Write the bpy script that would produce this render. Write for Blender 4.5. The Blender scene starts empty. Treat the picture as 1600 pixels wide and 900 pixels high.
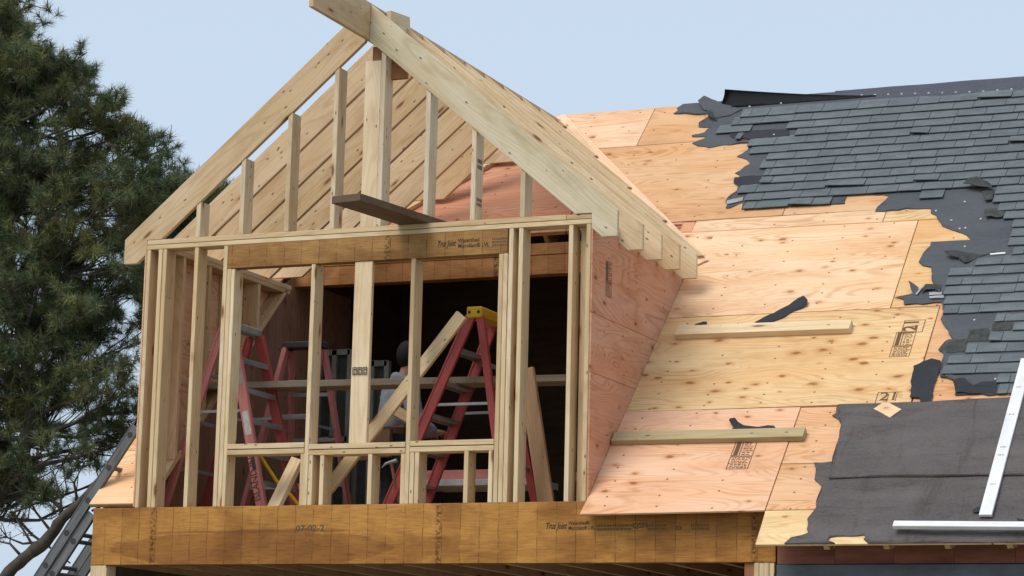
import bpy, bmesh, math, random
from mathutils import Matrix, Vector, noise
V = Vector
rad = math.radians
random.seed(7)
scene = bpy.context.scene
COL = scene.collection

# ------------------------------------------------------------------ camera
CAM_LOC = V((10.1577, -16.6321, -1.6339))
yaw, pitch, roll, focal = -0.4028, 0.1743, 0.0241, 3970.8
fwd = V((math.sin(yaw) * math.cos(pitch), math.cos(yaw) * math.cos(pitch), math.sin(pitch)))
rt0 = V((math.cos(yaw), -math.sin(yaw), 0))
up0 = rt0.cross(fwd)
rt = rt0 * math.cos(roll) + up0 * math.sin(roll)
upv = up0 * math.cos(roll) - rt0 * math.sin(roll)
cd = bpy.data.cameras.new('camera')
cam = bpy.data.objects.new('camera', cd)
COL.objects.link(cam)
m = Matrix((rt, upv, -fwd)).transposed().to_4x4()
m.translation = CAM_LOC
cam.matrix_world = m
cd.sensor_width = 36
cd.lens = 36 * focal / 1600
cd.clip_end = 5000
cd.clip_start = 0.1
scene.camera = cam

# ------------------------------------------------------------------ light
SUN_DIR = V((-0.30, -0.52, 0.80)).normalized()          # towards the sun
elev = math.asin(SUN_DIR.z)
azim = math.atan2(SUN_DIR.x, SUN_DIR.y)
w = bpy.data.worlds.new('World')
scene.world = w
w.use_nodes = True
nt = w.node_tree
bg = nt.nodes['Background']
sky = nt.nodes.new('ShaderNodeTexSky')
sky.sky_type = 'NISHITA'
sky.sun_disc = False
sky.sun_elevation = elev
sky.sun_rotation = azim
sky.air_density = 1.0
sky.dust_density = 4.0
mix = nt.nodes.new('ShaderNodeMix')
mix.data_type = 'RGBA'
mix.inputs[0].default_value = 0.8                        # thin even cloud over the clear sky
mix.inputs[7].default_value = (4.55, 5.4, 6.45, 1)
nt.links.new(sky.outputs[0], mix.inputs[6])
nt.links.new(mix.outputs[2], bg.inputs[0])
bg.inputs[1].default_value = 0.10
sl = bpy.data.lights.new('sun', 'SUN')
sl.energy = 1.45
sl.angle = rad(32)
sl.color = (1.0, 0.95, 0.87)
so = bpy.data.objects.new('sun', sl)
COL.objects.link(so)
so.rotation_euler = (-SUN_DIR).to_track_quat('-Z', 'Y').to_euler()
scene.view_settings.view_transform = 'Standard'
scene.view_settings.look = 'None'
scene.view_settings.exposure = 0.56
scene.view_settings.gamma = 1.0
scene.cycles.max_bounces = 6

# ------------------------------------------------------------------ measures (metres)
W, H = 3.677, 2.067                  # dormer front: width, top of the wall plates
HB, AL = 0.432, 0.359                # depth of the laminated beam, its overhang at the left
EV, TZ0, TZ1 = 0.200, 1.889, 2.080   # rafter tails
SL = 0.8445                          # dormer roof pitch
VD = 0.287                           # rafter depth measured plumb
ZC, RZ = 0.0216, 0.9625              # main roof: height at y=0, pitch
LR = math.sqrt(1 + RZ * RZ)
T = 0.038
YK = [0.0] + [0.520 + 0.4064 * k for k in range(9)]
SRIDGE = 5.56
SCUT = (2.306,3.578)[1]
MID = W / 2

def roof_pt(X, s, off=0.0):
    return V((X, s / LR - off * RZ / LR, ZC + s * RZ / LR + off / LR))
def roof_z(y): return ZC + RZ * y
RX, RS, RN = V((1, 0, 0)), V((0, 1, RZ)) / LR, V((0, -RZ, 1)) / LR

# ------------------------------------------------------------------ object helpers
def place(o, M, parent):
    COL.objects.link(o)
    if parent is not None:
        o.parent = parent
        off = V(parent['org'])
        o.matrix_basis = Matrix.Translation(-off) @ M
    else:
        o.matrix_basis = M
    return o
def thing(name, label, cat, loc=(0, 0, 0), group=None):
    o = bpy.data.objects.new(name, None)
    COL.objects.link(o)
    o.location = loc
    o.empty_display_size = 0.1
    o['org'] = [float(c) for c in loc]
    o['label'] = label
    o['category'] = cat
    if group: o['group'] = group
    return o
def tag(o, label, cat, group=None):
    o['label'] = label
    o['category'] = cat
    if group: o['group'] = group
    return o
def finish(name, bm, mats, M, parent=None, col=None, smooth=False, bev=0.0, org=None):
    if bev:
        es = [e for e in bm.edges if len(e.link_faces) == 2 and e.calc_face_angle(0) > 0.4]
        bmesh.ops.bevel(bm, geom=es, offset=bev, segments=1, affect='EDGES', clamp_overlap=True)
    bmesh.ops.recalc_face_normals(bm, faces=bm.faces[:])
    me = bpy.data.meshes.new(name)
    if smooth:
        for f in bm.faces: f.smooth = True
    bm.to_mesh(me)
    bm.free()
    for mt in (mats if isinstance(mats, (list, tuple)) else [mats]): me.materials.append(mt)
    o = bpy.data.objects.new(name, me)
    if col is not None: o.color = (*col, 1)
    place(o, M, parent)
    o['org'] = [float(c) for c in M.translation]
    o['M'] = 0
    return o
def sub(name, bm, mat, M, part, col=None, **k):
    """a sub-part: child of a part that may be rotated"""
    o = finish(name, bm, mat, M, None, col, **k)
    o.parent = part
    Mp = part.matrix_basis.copy()
    if part.parent is not None: Mp = Matrix.Translation(V(part.parent['org'])) @ Mp
    o.matrix_basis = Mp.inverted() @ M
    return o
def frame(org, ex, ez):
    ex = V(ex).normalized(); ez = V(ez); ez = (ez - ex * ez.dot(ex)).normalized(); ey = ez.cross(ex)
    M = Matrix((ex, ey, ez)).transposed().to_4x4()
    M.translation = org
    return M
def bm_box(bm, sx, sy, sz, c=(0, 0, 0)):
    r = bmesh.ops.create_cube(bm, size=1.0)
    for v in r['verts']: v.co = V((v.co.x * sx + c[0], v.co.y * sy + c[1], v.co.z * sz + c[2]))
    return r['verts']
def stick(name, p0, p1, wid, th, wdir, mat, parent=None, col=None, bev=0.0025, ext=0.0):
    """a straight board from p0 to p1 (centre line); wid is measured along wdir"""
    p0, p1 = V(p0), V(p1)
    ax = (p1 - p0).normalized()
    wd = V(wdir); wd = (wd - ax * wd.dot(ax)).normalized()
    M = frame((p0 + p1) / 2, ax, ax.cross(wd))
    bm = bmesh.new()
    bm_box(bm, (p1 - p0).length + ext, wid, th)
    return finish(name, bm, mat, M, parent, col, bev=bev)
def slab(name, x0, x1, y0, y1, z0, z1, mat, parent=None, col=None, grain='x', bev=0.0025):
    c = V(((x0 + x1) / 2, (y0 + y1) / 2, (z0 + z1) / 2))
    d = V((x1 - x0, y1 - y0, z1 - z0))
    bm = bmesh.new()
    if grain == 'x': M = frame(c, (1, 0, 0), (0, 0, 1)); bm_box(bm, d.x, d.y, d.z)
    elif grain == 'y': M = frame(c, (0, 1, 0), (0, 0, 1)); bm_box(bm, d.y, d.x, d.z)
    else: M = frame(c, (0, 0, 1), (1, 0, 0)); bm_box(bm, d.z, d.y, d.x)
    return finish(name, bm, mat, M, parent, col, bev=bev)
def poly_prism(name, pts, thick, grain, mat, parent=None, col=None, bev=0.0, jitter=0.0, smooth=False):
    """outline (world points, one plane) pushed out by the vector thick; local x runs along grain"""
    pts = [V(p) for p in pts]
    thick = V(thick)
    c = sum(pts, V()) / len(pts)
    M = frame(c, grain, thick)
    Mi = M.inverted()
    bm = bmesh.new()
    a = [bm.verts.new(Mi @ p) for p in pts]
    b = [bm.verts.new(Mi @ (p + thick)) for p in pts]
    n = len(pts)
    fa = bm.faces.new(a[::-1]); fb = bm.faces.new(b)
    for i in range(n): bm.faces.new((a[i], a[(i + 1) % n], b[(i + 1) % n], b[i]))
    bm.normal_update()
    if len(pts) > 4: bmesh.ops.triangulate(bm, faces=[fa, fb], ngon_method='EAR_CLIP')
    return finish(name, bm, mat, M, parent, col, bev=bev if len(pts) <= 8 else 0)
def roof_poly(name, pts, off, th, mat, parent=None, col=None, grain=RX, bev=0.0):
    return poly_prism(name, [roof_pt(x, s, off) for x, s in pts], RN * th, grain, mat, parent, col, bev)
def rough(pts, step=0.035, amp=0.012, seed=0, keep=(), closed=False):
    """cut an outline into short pieces and fray it"""
    out = []
    rr = random.Random(seed)
    n = len(pts)
    for i in range(n):
        a, b = pts[i], pts[(i + 1) % n]
        L = math.hypot(b[0] - a[0], b[1] - a[1])
        out.append(a)
        if i in keep or L > 1.6 or (i == n - 1 and not closed): continue
        k = int(L / step)
        for j in range(1, k):
            t = j / k
            nx, ny = -(b[1] - a[1]) / L, (b[0] - a[0]) / L
            d = (rr.random() - .5) * 2 * amp
            out.append((a[0] + (b[0] - a[0]) * t + nx * d, a[1] + (b[1] - a[1]) * t + ny * d))
    return out
def clip(poly, a, b, c):
    """keep the part of a 2-D outline with a*x + b*z >= c"""
    out = []
    n = len(poly)
    for i in range(n):
        p, q = poly[i], poly[(i + 1) % n]
        dp, dq = a * p[0] + b * p[1] - c, a * q[0] + b * q[1] - c
        if dp >= 0: out.append(p)
        if dp * dq < 0:
            t = dp / (dp - dq)
            out.append((p[0] + (q[0] - p[0]) * t, p[1] + (q[1] - p[1]) * t))
    return out
def inside(p, poly):
    r = False
    n = len(poly)
    for i in range(n):
        a, b = poly[i], poly[(i + 1) % n]
        if (a[1] > p[1]) != (b[1] > p[1]) and p[0] < (b[0] - a[0]) * (p[1] - a[1]) / (b[1] - a[1]) + a[0]: r = not r
    return r
def bm_tube(bm, pts, rads, seg=8):
    rings = []
    pts = [V(p) for p in pts]
    for i, p in enumerate(pts):
        d = (pts[min(i + 1, len(pts) - 1)] - pts[max(i - 1, 0)]).normalized()
        a = d.cross(V((0.31, 0.17, 0.93)) if abs(d.z) < .9 else V((1, 0.1, 0))).normalized()
        b = d.cross(a)
        rings.append([bm.verts.new(p + (a * math.cos(2 * math.pi * k / seg) + b * math.sin(2 * math.pi * k / seg)) * rads[i]) for k in range(seg)])
    for r0, r1 in zip(rings, rings[1:]):
        for k in range(seg): bm.faces.new((r0[k], r0[(k + 1) % seg], r1[(k + 1) % seg], r1[k]))
    bm.faces.new(rings[0][::-1]); bm.faces.new(rings[-1])
def text_part(name, s, org, xdir, ydir, size, mat, parent, shear=0.0, lift=0.0012, bold=0.0, sp=1.0, width=None):
    cu = bpy.data.curves.new(name, 'FONT')
    cu.body = s; cu.size = size; cu.align_x = 'LEFT'; cu.align_y = 'BOTTOM'; cu.shear = shear
    cu.offset = bold; cu.space_character = sp; cu.resolution_u = 2; cu.space_line = 0.95
    t = bpy.data.objects.new(name, cu)
    COL.objects.link(t)
    me = bpy.data.meshes.new_from_object(t)
    bpy.data.objects.remove(t)
    me.name = name
    if width:
        xs = [v.co.x for v in me.vertices]
        kx = width / (max(xs) - min(xs))
        for v in me.vertices: v.co.x *= kx
    me.materials.clear(); me.materials.append(mat)
    ez = V(xdir).cross(V(ydir)).normalized()
    M = frame(V(org) + ez * lift, xdir, ez)
    o = bpy.data.objects.new(name, me)
    COL.objects.link(o)
    o.parent = parent
    Mp = parent.matrix_basis.copy()
    if parent.parent is not None: Mp = Matrix.Translation(V(parent.parent['org'])) @ Mp
    o.matrix_basis = Mp.inverted() @ M
    return o

# ------------------------------------------------------------------ materials
def new_mat(name):
    mt = bpy.data.materials.new(name)
    mt.use_nodes = True
    n = mt.node_tree
    return mt, n, n.nodes['Principled BSDF']
class NB:
    """small node builder"""
    def __init__(s, nt): s.t = nt
    def n(s, typ, **k):
        x = s.t.nodes.new('ShaderNode' + typ)
        for a, b in k.items(): setattr(x, a, b)
        return x
    def l(s, a, b): s.t.links.new(a, b)
    def math(s, op, a, b=None, c=None, clamp=False):
        x = s.n('Math', operation=op, use_clamp=clamp)
        for i, v in enumerate((a, b, c)):
            if v is None: continue
            if isinstance(v, (int, float)): x.inputs[i].default_value = v
            else: s.l(v, x.inputs[i])
        return x.outputs[0]
    def mixc(s, f, a, b, mode='MIX'):
        x = s.n('Mix', data_type='RGBA', blend_type=mode)
        for i, v in ((0, f), (6, a), (7, b)):
            if isinstance(v, (int, float)): x.inputs[i].default_value = v
            elif isinstance(v, tuple): x.inputs[i].default_value = (*v, 1) if len(v) == 3 else v
            else: s.l(v, x.inputs[i])
        return x.outputs[2]
    def coords(s, rnd=True):
        tc = s.n('TexCoord'); oi = s.n('ObjectInfo')
        if not rnd: return tc.outputs['Object'], oi
        cb = s.n('CombineXYZ')
        for i, k in enumerate((37.0, 91.0, 53.0)): s.l(s.math('MULTIPLY', oi.outputs['Random'], k), cb.inputs[i])
        va = s.n('VectorMath', operation='ADD')
        s.l(tc.outputs['Object'], va.inputs[0]); s.l(cb.outputs[0], va.inputs[1])
        return va.outputs[0], oi
    def scale(s, vec, sc):
        mp = s.n('Mapping'); s.l(vec, mp.inputs[0]); mp.inputs[3].default_value = sc
        return mp.outputs[0]
    def noise(s, vec, sc, scale=1.0, detail=3, rough=.55, dist=0.0):
        x = s.n('TexNoise'); s.l(s.scale(vec, sc), x.inputs['Vector'])
        x.inputs['Scale'].default_value = scale; x.inputs['Detail'].default_value = detail
        x.inputs['Roughness'].default_value = rough; x.inputs['Distortion'].default_value = dist
        return x.outputs[0]
    def voro(s, vec, sc, rand=1.0, dim='3D'):
        x = s.n('TexVoronoi'); x.voronoi_dimensions = dim; s.l(s.scale(vec, sc), x.inputs['Vector']); x.inputs['Scale'].default_value = 1.0
        x.inputs['Randomness'].default_value = rand
        return x.outputs['Distance'], x.outputs['Color']
    def ramp(s, f, lo, hi, a=0.0, b=1.0):
        x = s.n('MapRange', clamp=True)
        s.l(f, x.inputs[0])
        for i, v in enumerate((lo, hi, a, b)): x.inputs[i + 1].default_value = v
        return x.outputs[0]
    def bump(s, h, bsdf, strength=.3, dist=.002):
        x = s.n('Bump'); x.inputs['Strength'].default_value = strength; x.inputs['Distance'].default_value = dist
        s.l(h, x.inputs['Height']); s.l(x.outputs[0], bsdf.inputs['Normal'])

def make_lumber(name, knots=1.0, rough=.72):
    mt, n, b = new_mat(name)
    q = NB(n)
    v, oi = q.coords()
    big = q.noise(v, (.8, 6, 6), 1, 2)
    # flat-sawn grain: contour lines of a stretched field
    f = q.noise(v, (.55, 5.5, 5.5), 1.0, 1, .4, .3)
    lines = q.math('SINE', q.math('MULTIPLY', f, 95.0))
    fine = q.noise(v, (4, 170, 170), 1, 2)
    g = q.math('ADD', q.math('MULTIPLY', q.ramp(lines, .1, 1), .38), q.math('MULTIPLY', fine, .55))
    base = q.mixc(g, (1.08, 1.07, 1.05), (.82, .74, .62))
    base = q.mixc(q.ramp(big, .35, .7), base, (.90, .84, .74), 'MULTIPLY')
    d, c = q.voro(v, (2.6, 10, 10))
    sp = q.n('SeparateColor'); q.l(c, sp.inputs[0])
    gate = q.math('GREATER_THAN', sp.outputs[0], .55)
    kn = q.math('MULTIPLY', q.ramp(d, .17, .08), gate)
    halo = q.math('MULTIPLY', q.ramp(d, .36, .12), gate)
    base = q.mixc(q.math('MULTIPLY', halo, .45 * knots), base, (.72, .50, .30))
    base = q.mixc(q.math('MULTIPLY', kn, .85 * knots), base, (.22, .11, .06))
    d2, c2 = q.voro(v, (11, 26, 26))
    sp2 = q.n('SeparateColor'); q.l(c2, sp2.inputs[0])
    nail = q.math('MULTIPLY', q.ramp(d2, .19, .13), q.math('GREATER_THAN', sp2.outputs[1], .74))
    base = q.mixc(q.math('MULTIPLY', nail, .8 * knots), base, (.12, .09, .07))
    dirt = q.noise(v, (1.3, 3, 3), 1.7, 5, .65)
    base = q.mixc(q.ramp(dirt, .48, .72, 0, .65), base, (.70, .66, .60), 'MULTIPLY')
    # board-to-board variation
    vary = q.mixc(q.math('FRACT', q.math('MULTIPLY', oi.outputs['Random'], 7.3)), (1.06, 1.06, 1.08), (.91, .86, .79))
    base = q.mixc(1.0, base, vary, 'MULTIPLY')
    base = q.mixc(1.0, base, oi.outputs['Color'], 'MULTIPLY')
    q.l(base, b.inputs['Base Color'])
    b.inputs['Roughness'].default_value = rough
    b.inputs['Specular IOR Level'].default_value = .25
    q.bump(g, b, .35, .0015)
    return mt
def make_ply(name, gate0=.72, size=1.0, swirl=1.0):
    mt, n, b = new_mat(name)
    q = NB(n)
    v, oi = q.coords()
    f = q.noise(v, (.42, 2.6, 1), 1.0, 2, .45, .55 * swirl)
    lines = q.math('SINE', q.math('MULTIPLY', f, 190.0))
    f2 = q.noise(v, (2.2, 55, 1), 1, 4, .7)
    g = q.math('ADD', q.math('MULTIPLY', q.math('MULTIPLY', q.ramp(lines, .0, 1), q.ramp(q.noise(v, (1.2, 5, 1), 1, 2), .35, .6)), .55), q.math('MULTIPLY', q.ramp(f2, .25, .75), .5))
    base = q.mixc(g, (1.12, 1.12, 1.12), (.80, .66, .53))
    # wide veneer tone bands
    tone = q.noise(v, (.5, 3.4, 1), 1, 2)
    base = q.mixc(q.ramp(tone, .4, .62), base, (.97, .86, .76), 'MULTIPLY')
    d, c = q.voro(v, (4.6 / size, 8.6 / size, 1), dim='2D')
    sp = q.n('SeparateColor'); q.l(c, sp.inputs[0])
    wob = q.noise(v, (14, 30, 1), 1, 2)
    dd = q.math('DIVIDE', q.math('ADD', d, q.math('MULTIPLY', q.math('SUBTRACT', wob, .5), .22)), q.math('ADD', q.math('MULTIPLY', sp.outputs[2], 1.1), .45))
    gate = q.math('GREATER_THAN', sp.outputs[0], gate0)
    gate = q.math('MULTIPLY', gate, q.ramp(q.noise(v, (1.1, 1.6, 1), 1, 2), .40 - (.74 - gate0) * .5, .50 - (.74 - gate0) * .5))
    halo = q.math('MULTIPLY', q.ramp(dd, .30, .05), gate)
    core = q.math('MULTIPLY', q.ramp(dd, .13, .04), gate)
    base = q.mixc(q.math('MULTIPLY', halo, .55), base, (.70, .42, .22))
    base = q.mixc(q.math('MULTIPLY', core, .75), base, (.30, .14, .065))
    sx = q.n('SeparateXYZ'); q.l(v, sx.inputs[0])
    jn = q.n('TexWhiteNoise', noise_dimensions='2D')
    cx = q.n('CombineXYZ')
    def cell(o_, st): return q.math('SUBTRACT', q.math('FRACT', q.math('ADD', q.math('DIVIDE', o_, st), 100.0)), .5), q.math('FLOOR', q.math('ADD', q.math('DIVIDE', o_, st), 100.0))
    fx, ix = cell(sx.outputs[0], .4064); fy, iy = cell(sx.outputs[1], .152)
    q.l(ix, cx.inputs[0]); q.l(iy, cx.inputs[1]); q.l(cx.outputs[0], jn.inputs['Vector'])
    js = q.n('SeparateColor'); q.l(jn.outputs['Color'], js.inputs[0])
    ax = q.math('ADD', q.math('MULTIPLY', fx, .4064), q.math('MULTIPLY', q.math('SUBTRACT', js.outputs[0], .5), .035))
    ay = q.math('ADD', q.math('MULTIPLY', fy, .152), q.math('MULTIPLY', q.math('SUBTRACT', js.outputs[1], .5), .07))
    nd = q.math('SQRT', q.math('ADD', q.math('MULTIPLY', ax, ax), q.math('MULTIPLY', ay, ay)))
    nail = q.math('MULTIPLY', q.ramp(nd, .0105, .006), q.math('GREATER_THAN', js.outputs[2], .18))
    base = q.mixc(q.math('MULTIPLY', nail, .8), base, (.10, .07, .05))
    dirt = q.noise(v, (.9, 1.8, 1), 1.4, 5, .7)
    base = q.mixc(q.ramp(dirt, .48, .74, 0, .7), base, (.74, .66, .58), 'MULTIPLY')
    sc = q.noise(v, (2.5, 14, 1), 1, 4, .75, 1.2)
    base = q.mixc(q.ramp(sc, .60, .70, 0, .5), base, (.80, .66, .52), 'MULTIPLY')
    base = q.mixc(1.0, base, oi.outputs['Color'], 'MULTIPLY')
    q.l(base, b.inputs['Base Color'])
    b.inputs['Roughness'].default_value = .8
    b.inputs['Specular IOR Level'].default_value = .2
    q.bump(g, b, .3, .0012)
    return mt
def make_lvl(name, stain=False):
    mt, n, b = new_mat(name)
    q = NB(n)
    v, oi = q.coords(False)
    sx = q.n('SeparateXYZ'); q.l(v, sx.inputs[0])
    wob = q.noise(v, (2, 9, 9), 1, 2)
    x = q.math('ADD', q.math('DIVIDE', sx.outputs[0], .148), q.math('MULTIPLY', wob, .10))
    fr = q.math('FRACT', q.math('ADD', x, 100.0))
    ln = q.ramp(q.math('ABSOLUTE', q.math('SUBTRACT', fr, .5)), .035, .0)
    lnn = q.noise(v, (5, 14, 14), 1, 3, .7)
    ln = q.math('MULTIPLY', ln, q.ramp(lnn, .35, .6))
    cell = q.n('TexWhiteNoise', noise_dimensions='1D'); q.l(q.math('FLOOR', q.math('ADD', x, 100.5)), cell.inputs['W'])
    fine = q.noise(v, (7, 95, 95), 1, 4, .7)
    dash = q.ramp(fine, .56, .74)
    base = q.mixc(q.ramp(fine, .3, .62), (1.14, 1.12, 1.05), (.86, .80, .72))
    base = q.mixc(q.math('MULTIPLY', cell.outputs[0], .8), base, (.74, .68, .60), 'MULTIPLY')
    blot = q.noise(v, (3.0, 4, 4), 1, 5, .7, 1.0)
    base = q.mixc(q.ramp(blot, .45, .7, 0, .6), base, (.66, .58, .50), 'MULTIPLY')
    base = q.mixc(q.math('MULTIPLY', dash, .75), base, (.48, .34, .20))
    base = q.mixc(q.math('MULTIPLY', ln, .95), base, (.22, .14, .08))
    st = q.noise(v, (.75, 2.2, 2.2), 1.0, 5, .6, .6)
    base = q.mixc(q.ramp(st, .46, .58, 0, .8), base, (.62, .52, .42), 'MULTIPLY')
    if stain:
        # a long rain stain on the lower left half, with an uneven edge
        ed = q.math('MULTIPLY', q.math('SUBTRACT', q.noise(v, (1.6, 4, 5), 1, 4, .6), .5), 1.5)
        ex = q.math('DIVIDE', q.math('ADD', sx.outputs[0], 1.35), 1.25)
        ez = q.math('DIVIDE', q.math('ADD', sx.outputs[2], .10), .125)
        rr_ = q.math('ADD', q.math('ADD', q.math('MULTIPLY', ex, ex), q.math('MULTIPLY', ez, ez)), ed)
        base = q.mixc(q.ramp(rr_, 1.02, .94, 0, .7), base, (.60, .50, .42), 'MULTIPLY')
        ln2 = q.ramp(q.math('ABSOLUTE', q.math('ADD', q.math('SUBTRACT', sx.outputs[2], .03), q.math('MULTIPLY', ed, .03))), .016, .006)
        base = q.mixc(q.math('MULTIPLY', q.math('MULTIPLY', ln2, q.ramp(rr_, 1.6, 1.2)), .65), base, (.42, .34, .28), 'MULTIPLY')
    # a wide smeared scarf joint now and then
    fr2 = q.math('FRACT', q.math('ADD', q.math('DIVIDE', sx.outputs[0], 2.37), 100.42))
    sc = q.ramp(q.math('ABSOLUTE', q.math('SUBTRACT', fr2, .5)), .014, .004)
    sn = q.noise(v, (30, 45, 45), 1, 3, .7)
    base = q.mixc(q.math('MULTIPLY', sc, q.ramp(sn, .42, .58)), base, (.20, .13, .08))
    d2, c2 = q.voro(v, (6, 7, 7))
    sp2 = q.n('SeparateColor'); q.l(c2, sp2.inputs[0])
    nail = q.math('MULTIPLY', q.ramp(d2, .06, .04), q.math('GREATER_THAN', sp2.outputs[1], .7))
    base = q.mixc(nail, base, (.10, .06, .04))
    base = q.mixc(1.0, base, oi.outputs['Color'], 'MULTIPLY')
    q.l(base, b.inputs['Base Color'])
    b.inputs['Roughness'].default_value = .6
    b.inputs['Specular IOR Level'].default_value = .3
    q.bump(fine, b, .25, .001)
    return mt
def make_felt(name, c1, c2, stain=(.4, .35, .3), stain_amt=.5, rough=.85, wr_amp=.012):
    mt, n, b = new_mat(name)
    q = NB(n)
    v, oi = q.coords()
    big = q.noise(v, (1.2, 2.4, 1), 1.5, 5, .62)
    fine = q.noise(v, (60, 60, 60), 1, 3, .6)
    base = q.mixc(q.ramp(big, .3, .7), c1, c2)
    st = q.noise(v, (1.3, 5, 1), 1.6, 7, .75, .8)
    sv = q.noise(v, (5, .9, 1), 1.0, 5, .7, .5)
    base = q.mixc(q.ramp(sv, .56, .68, 0, stain_amt * .7), base, stain)
    base = q.mixc(q.ramp(st, .54, .72, 0, stain_amt), base, stain)
    base = q.mixc(q.ramp(fine, .3, .75, 0, .35), base, tuple(min(1, x * 1.5) for x in c2))
    q.l(base, b.inputs['Base Color'])
    b.inputs['Roughness'].default_value = rough
    b.inputs['Specular IOR Level'].default_value = .3
    wr = q.noise(v, (2.0, 9, 1), 1, 4, .6, .8)
    q.bump(q.math('ADD', wr, q.math('MULTIPLY', fine, .12)), b, .7, wr_amp)
    return mt
def make_shingle():
    mt, n, b = new_mat('shingle_granules')
    q = NB(n)
    v, oi = q.coords()
    gr = q.noise(v, (150, 150, 150), 1, 2, .7)
    big = q.noise(v, (6, 12, 6), 1, 4, .6)
    r = oi.outputs['Random']
    base = q.mixc(q.math('FRACT', q.math('MULTIPLY', r, 5.7)), (.158, .178, .186), (.190, .211, .217))
    base = q.mixc(q.ramp(big, .35, .7), base, (.72, .74, .75), 'MULTIPLY')
    base = q.mixc(q.ramp(gr, .35, .7), base, (.6, .62, .64), 'MULTIPLY')
    q.l(base, b.inputs['Base Color'])
    b.inputs['Roughness'].default_value = .9
    b.inputs['Specular IOR Level'].default_value = .2
    q.bump(gr, b, .5, .002)
    return mt
def plain(name, col, rough=.6, metal=0.0, spec=.4, var=.25, scale=(9, 9, 9), bump=0.1):
    mt, n, b = new_mat(name)
    q = NB(n)
    v, oi = q.coords()
    nz = q.noise(v, scale, 1, 5, .65)
    fine = q.noise(v, tuple(k * 9 for k in scale), 1, 2)
    base = q.mixc(q.ramp(nz, .3, .72), tuple(min(1, k * (1 + var)) for k in col), tuple(k * (1 - var) for k in col))
    base = q.mixc(q.ramp(fine, .5, .8, 0, var), base, tuple(k * .55 for k in col))
    q.l(base, b.inputs['Base Color'])
    b.inputs['Roughness'].default_value = rough
    b.inputs['Metallic'].default_value = metal
    b.inputs['Specular IOR Level'].default_value = spec
    if bump: q.bump(nz, b, bump, .002)
    return mt

LUM = make_lumber('pine_lumber')
LUMD = make_lumber('weathered_lumber', .6)
PLY = make_ply('plywood', .74, 1.0)
PLYK = make_ply('knotty_plywood', .34, 1.12)
PLYO = make_ply('old_plywood', .80, .95, 1.6)
LVL = make_lvl('laminated_veneer')
LVLS = make_lvl('stained_laminated_veneer', True)
FELT = make_felt('slate_felt', (.056, .062, .071), (.080, .086, .096), (.04, .045, .055), .35, .8)
FELTB = make_felt('brown_felt', (.060, .052, .051), (.112, .098, .094), (.040, .022, .018), .95, .70, .05)
FELTK = make_felt('black_felt', (.018, .020, .024), (.03, .033, .038), (.01, .01, .012), .3, .8)
SHING = make_shingle()
SHINB = plain('torn_shingle', (.055, .058, .056), .9, 0, .2, .4, (20, 20, 20), .4)
RED = plain('red_fibreglass', (.36, .062, .056), .55, 0, .4, .3, (3, 14, 14))
PINK = plain('faded_red_fibreglass', (.50, .185, .17), .65, 0, .3, .25, (3, 14, 14))
ALU = plain('aluminium', (.36, .37, .38), .5, .55, .5, .3, (3, 20, 20))
ALUD = plain('dull_aluminium', (.15, .155, .155), .6, .4, .4, .35, (2.5, 16, 16))
YEL = plain('yellow_plastic', (.62, .36, .012), .5, 0, .4, .2)
BLK = plain('dark_plastic', (.035, .035, .037), .6, 0, .4, .3)
GRYP = plain('grey_plastic', (.30, .30, .29), .6, 0, .4, .2)
WHT = plain('white_painted_trim', (.72, .72, .71), .45, 0, .45, .12, (6, 14, 14), .1)
INK, _n, _b = new_mat('print_ink'); _b.inputs['Base Color'].default_value = (.035, .022, .015, 1); _b.inputs['Roughness'].default_value = .8
INKF, _n, _b = new_mat('faded_print_ink'); _b.inputs['Base Color'].default_value = (.11, .07, .035, 1); _b.inputs['Roughness'].default_value = .85
INKP, _n, _b = new_mat('brown_print_ink'); _b.inputs['Base Color'].default_value = (.13, .062, .03, 1); _b.inputs['Roughness'].default_value = .85
INKR, _n, _b = new_mat('dark_red_marker'); _b.inputs['Base Color'].default_value = (.10, .03, .03, 1)
PAPER = plain('worn_sticker', (.52, .50, .48), .7, 0, .3, .35, (20, 40, 40), 0)
NAIL = plain('nail_head', (.62, .62, .62), .35, .6, .5, .1)
WRAP = plain('blue_grey_wall_membrane', (.10, .125, .14), .5, 0, .4, .35, (2.5, 2.5, 5), .6)
DARKW = plain('dark_red_stained_board', (.26, .105, .075), .8, 0, .2, .35, (2, 12, 12))
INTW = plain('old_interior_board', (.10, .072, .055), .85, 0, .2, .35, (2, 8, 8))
GROUND = plain('ground_dirt_and_grass', (.24, .22, .16), .95, 0, .1, .4, (.4, .4, .4), .3)
CONC = plain('concrete', (.38, .37, .35), .9, 0, .2, .15)
BARK = plain('pine_bark', (.078, .066, .054), .95, 0, .1, .5, (9, 9, 4), .9)
def needle_mat(name, a, bcol):
    mt, n, b = new_mat(name)
    q = NB(n)
    tc = n.nodes.new('ShaderNodeTexCoord')
    nz = q.noise(tc.outputs['Object'], (1.6, 1.6, 1.6), 1, 3, .6)
    at = q.n('Attribute', attribute_name='tone')
    base = q.mixc(at.outputs['Fac'], a, bcol)
    base = q.mixc(q.ramp(nz, .50, .62, 0, .8), base, (1.35, 1.05, .72), 'MULTIPLY')
    q.l(base, b.inputs['Base Color'])
    b.inputs['Roughness'].default_value = .55
    b.inputs['Specular IOR Level'].default_value = .3
    return mt
NEED = needle_mat('pine_needles', (.058, .092, .045), (.195, .220, .090))
CANDLE = plain('brown_shoot', (.13, .085, .05), .8, 0, .2, .3)

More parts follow.
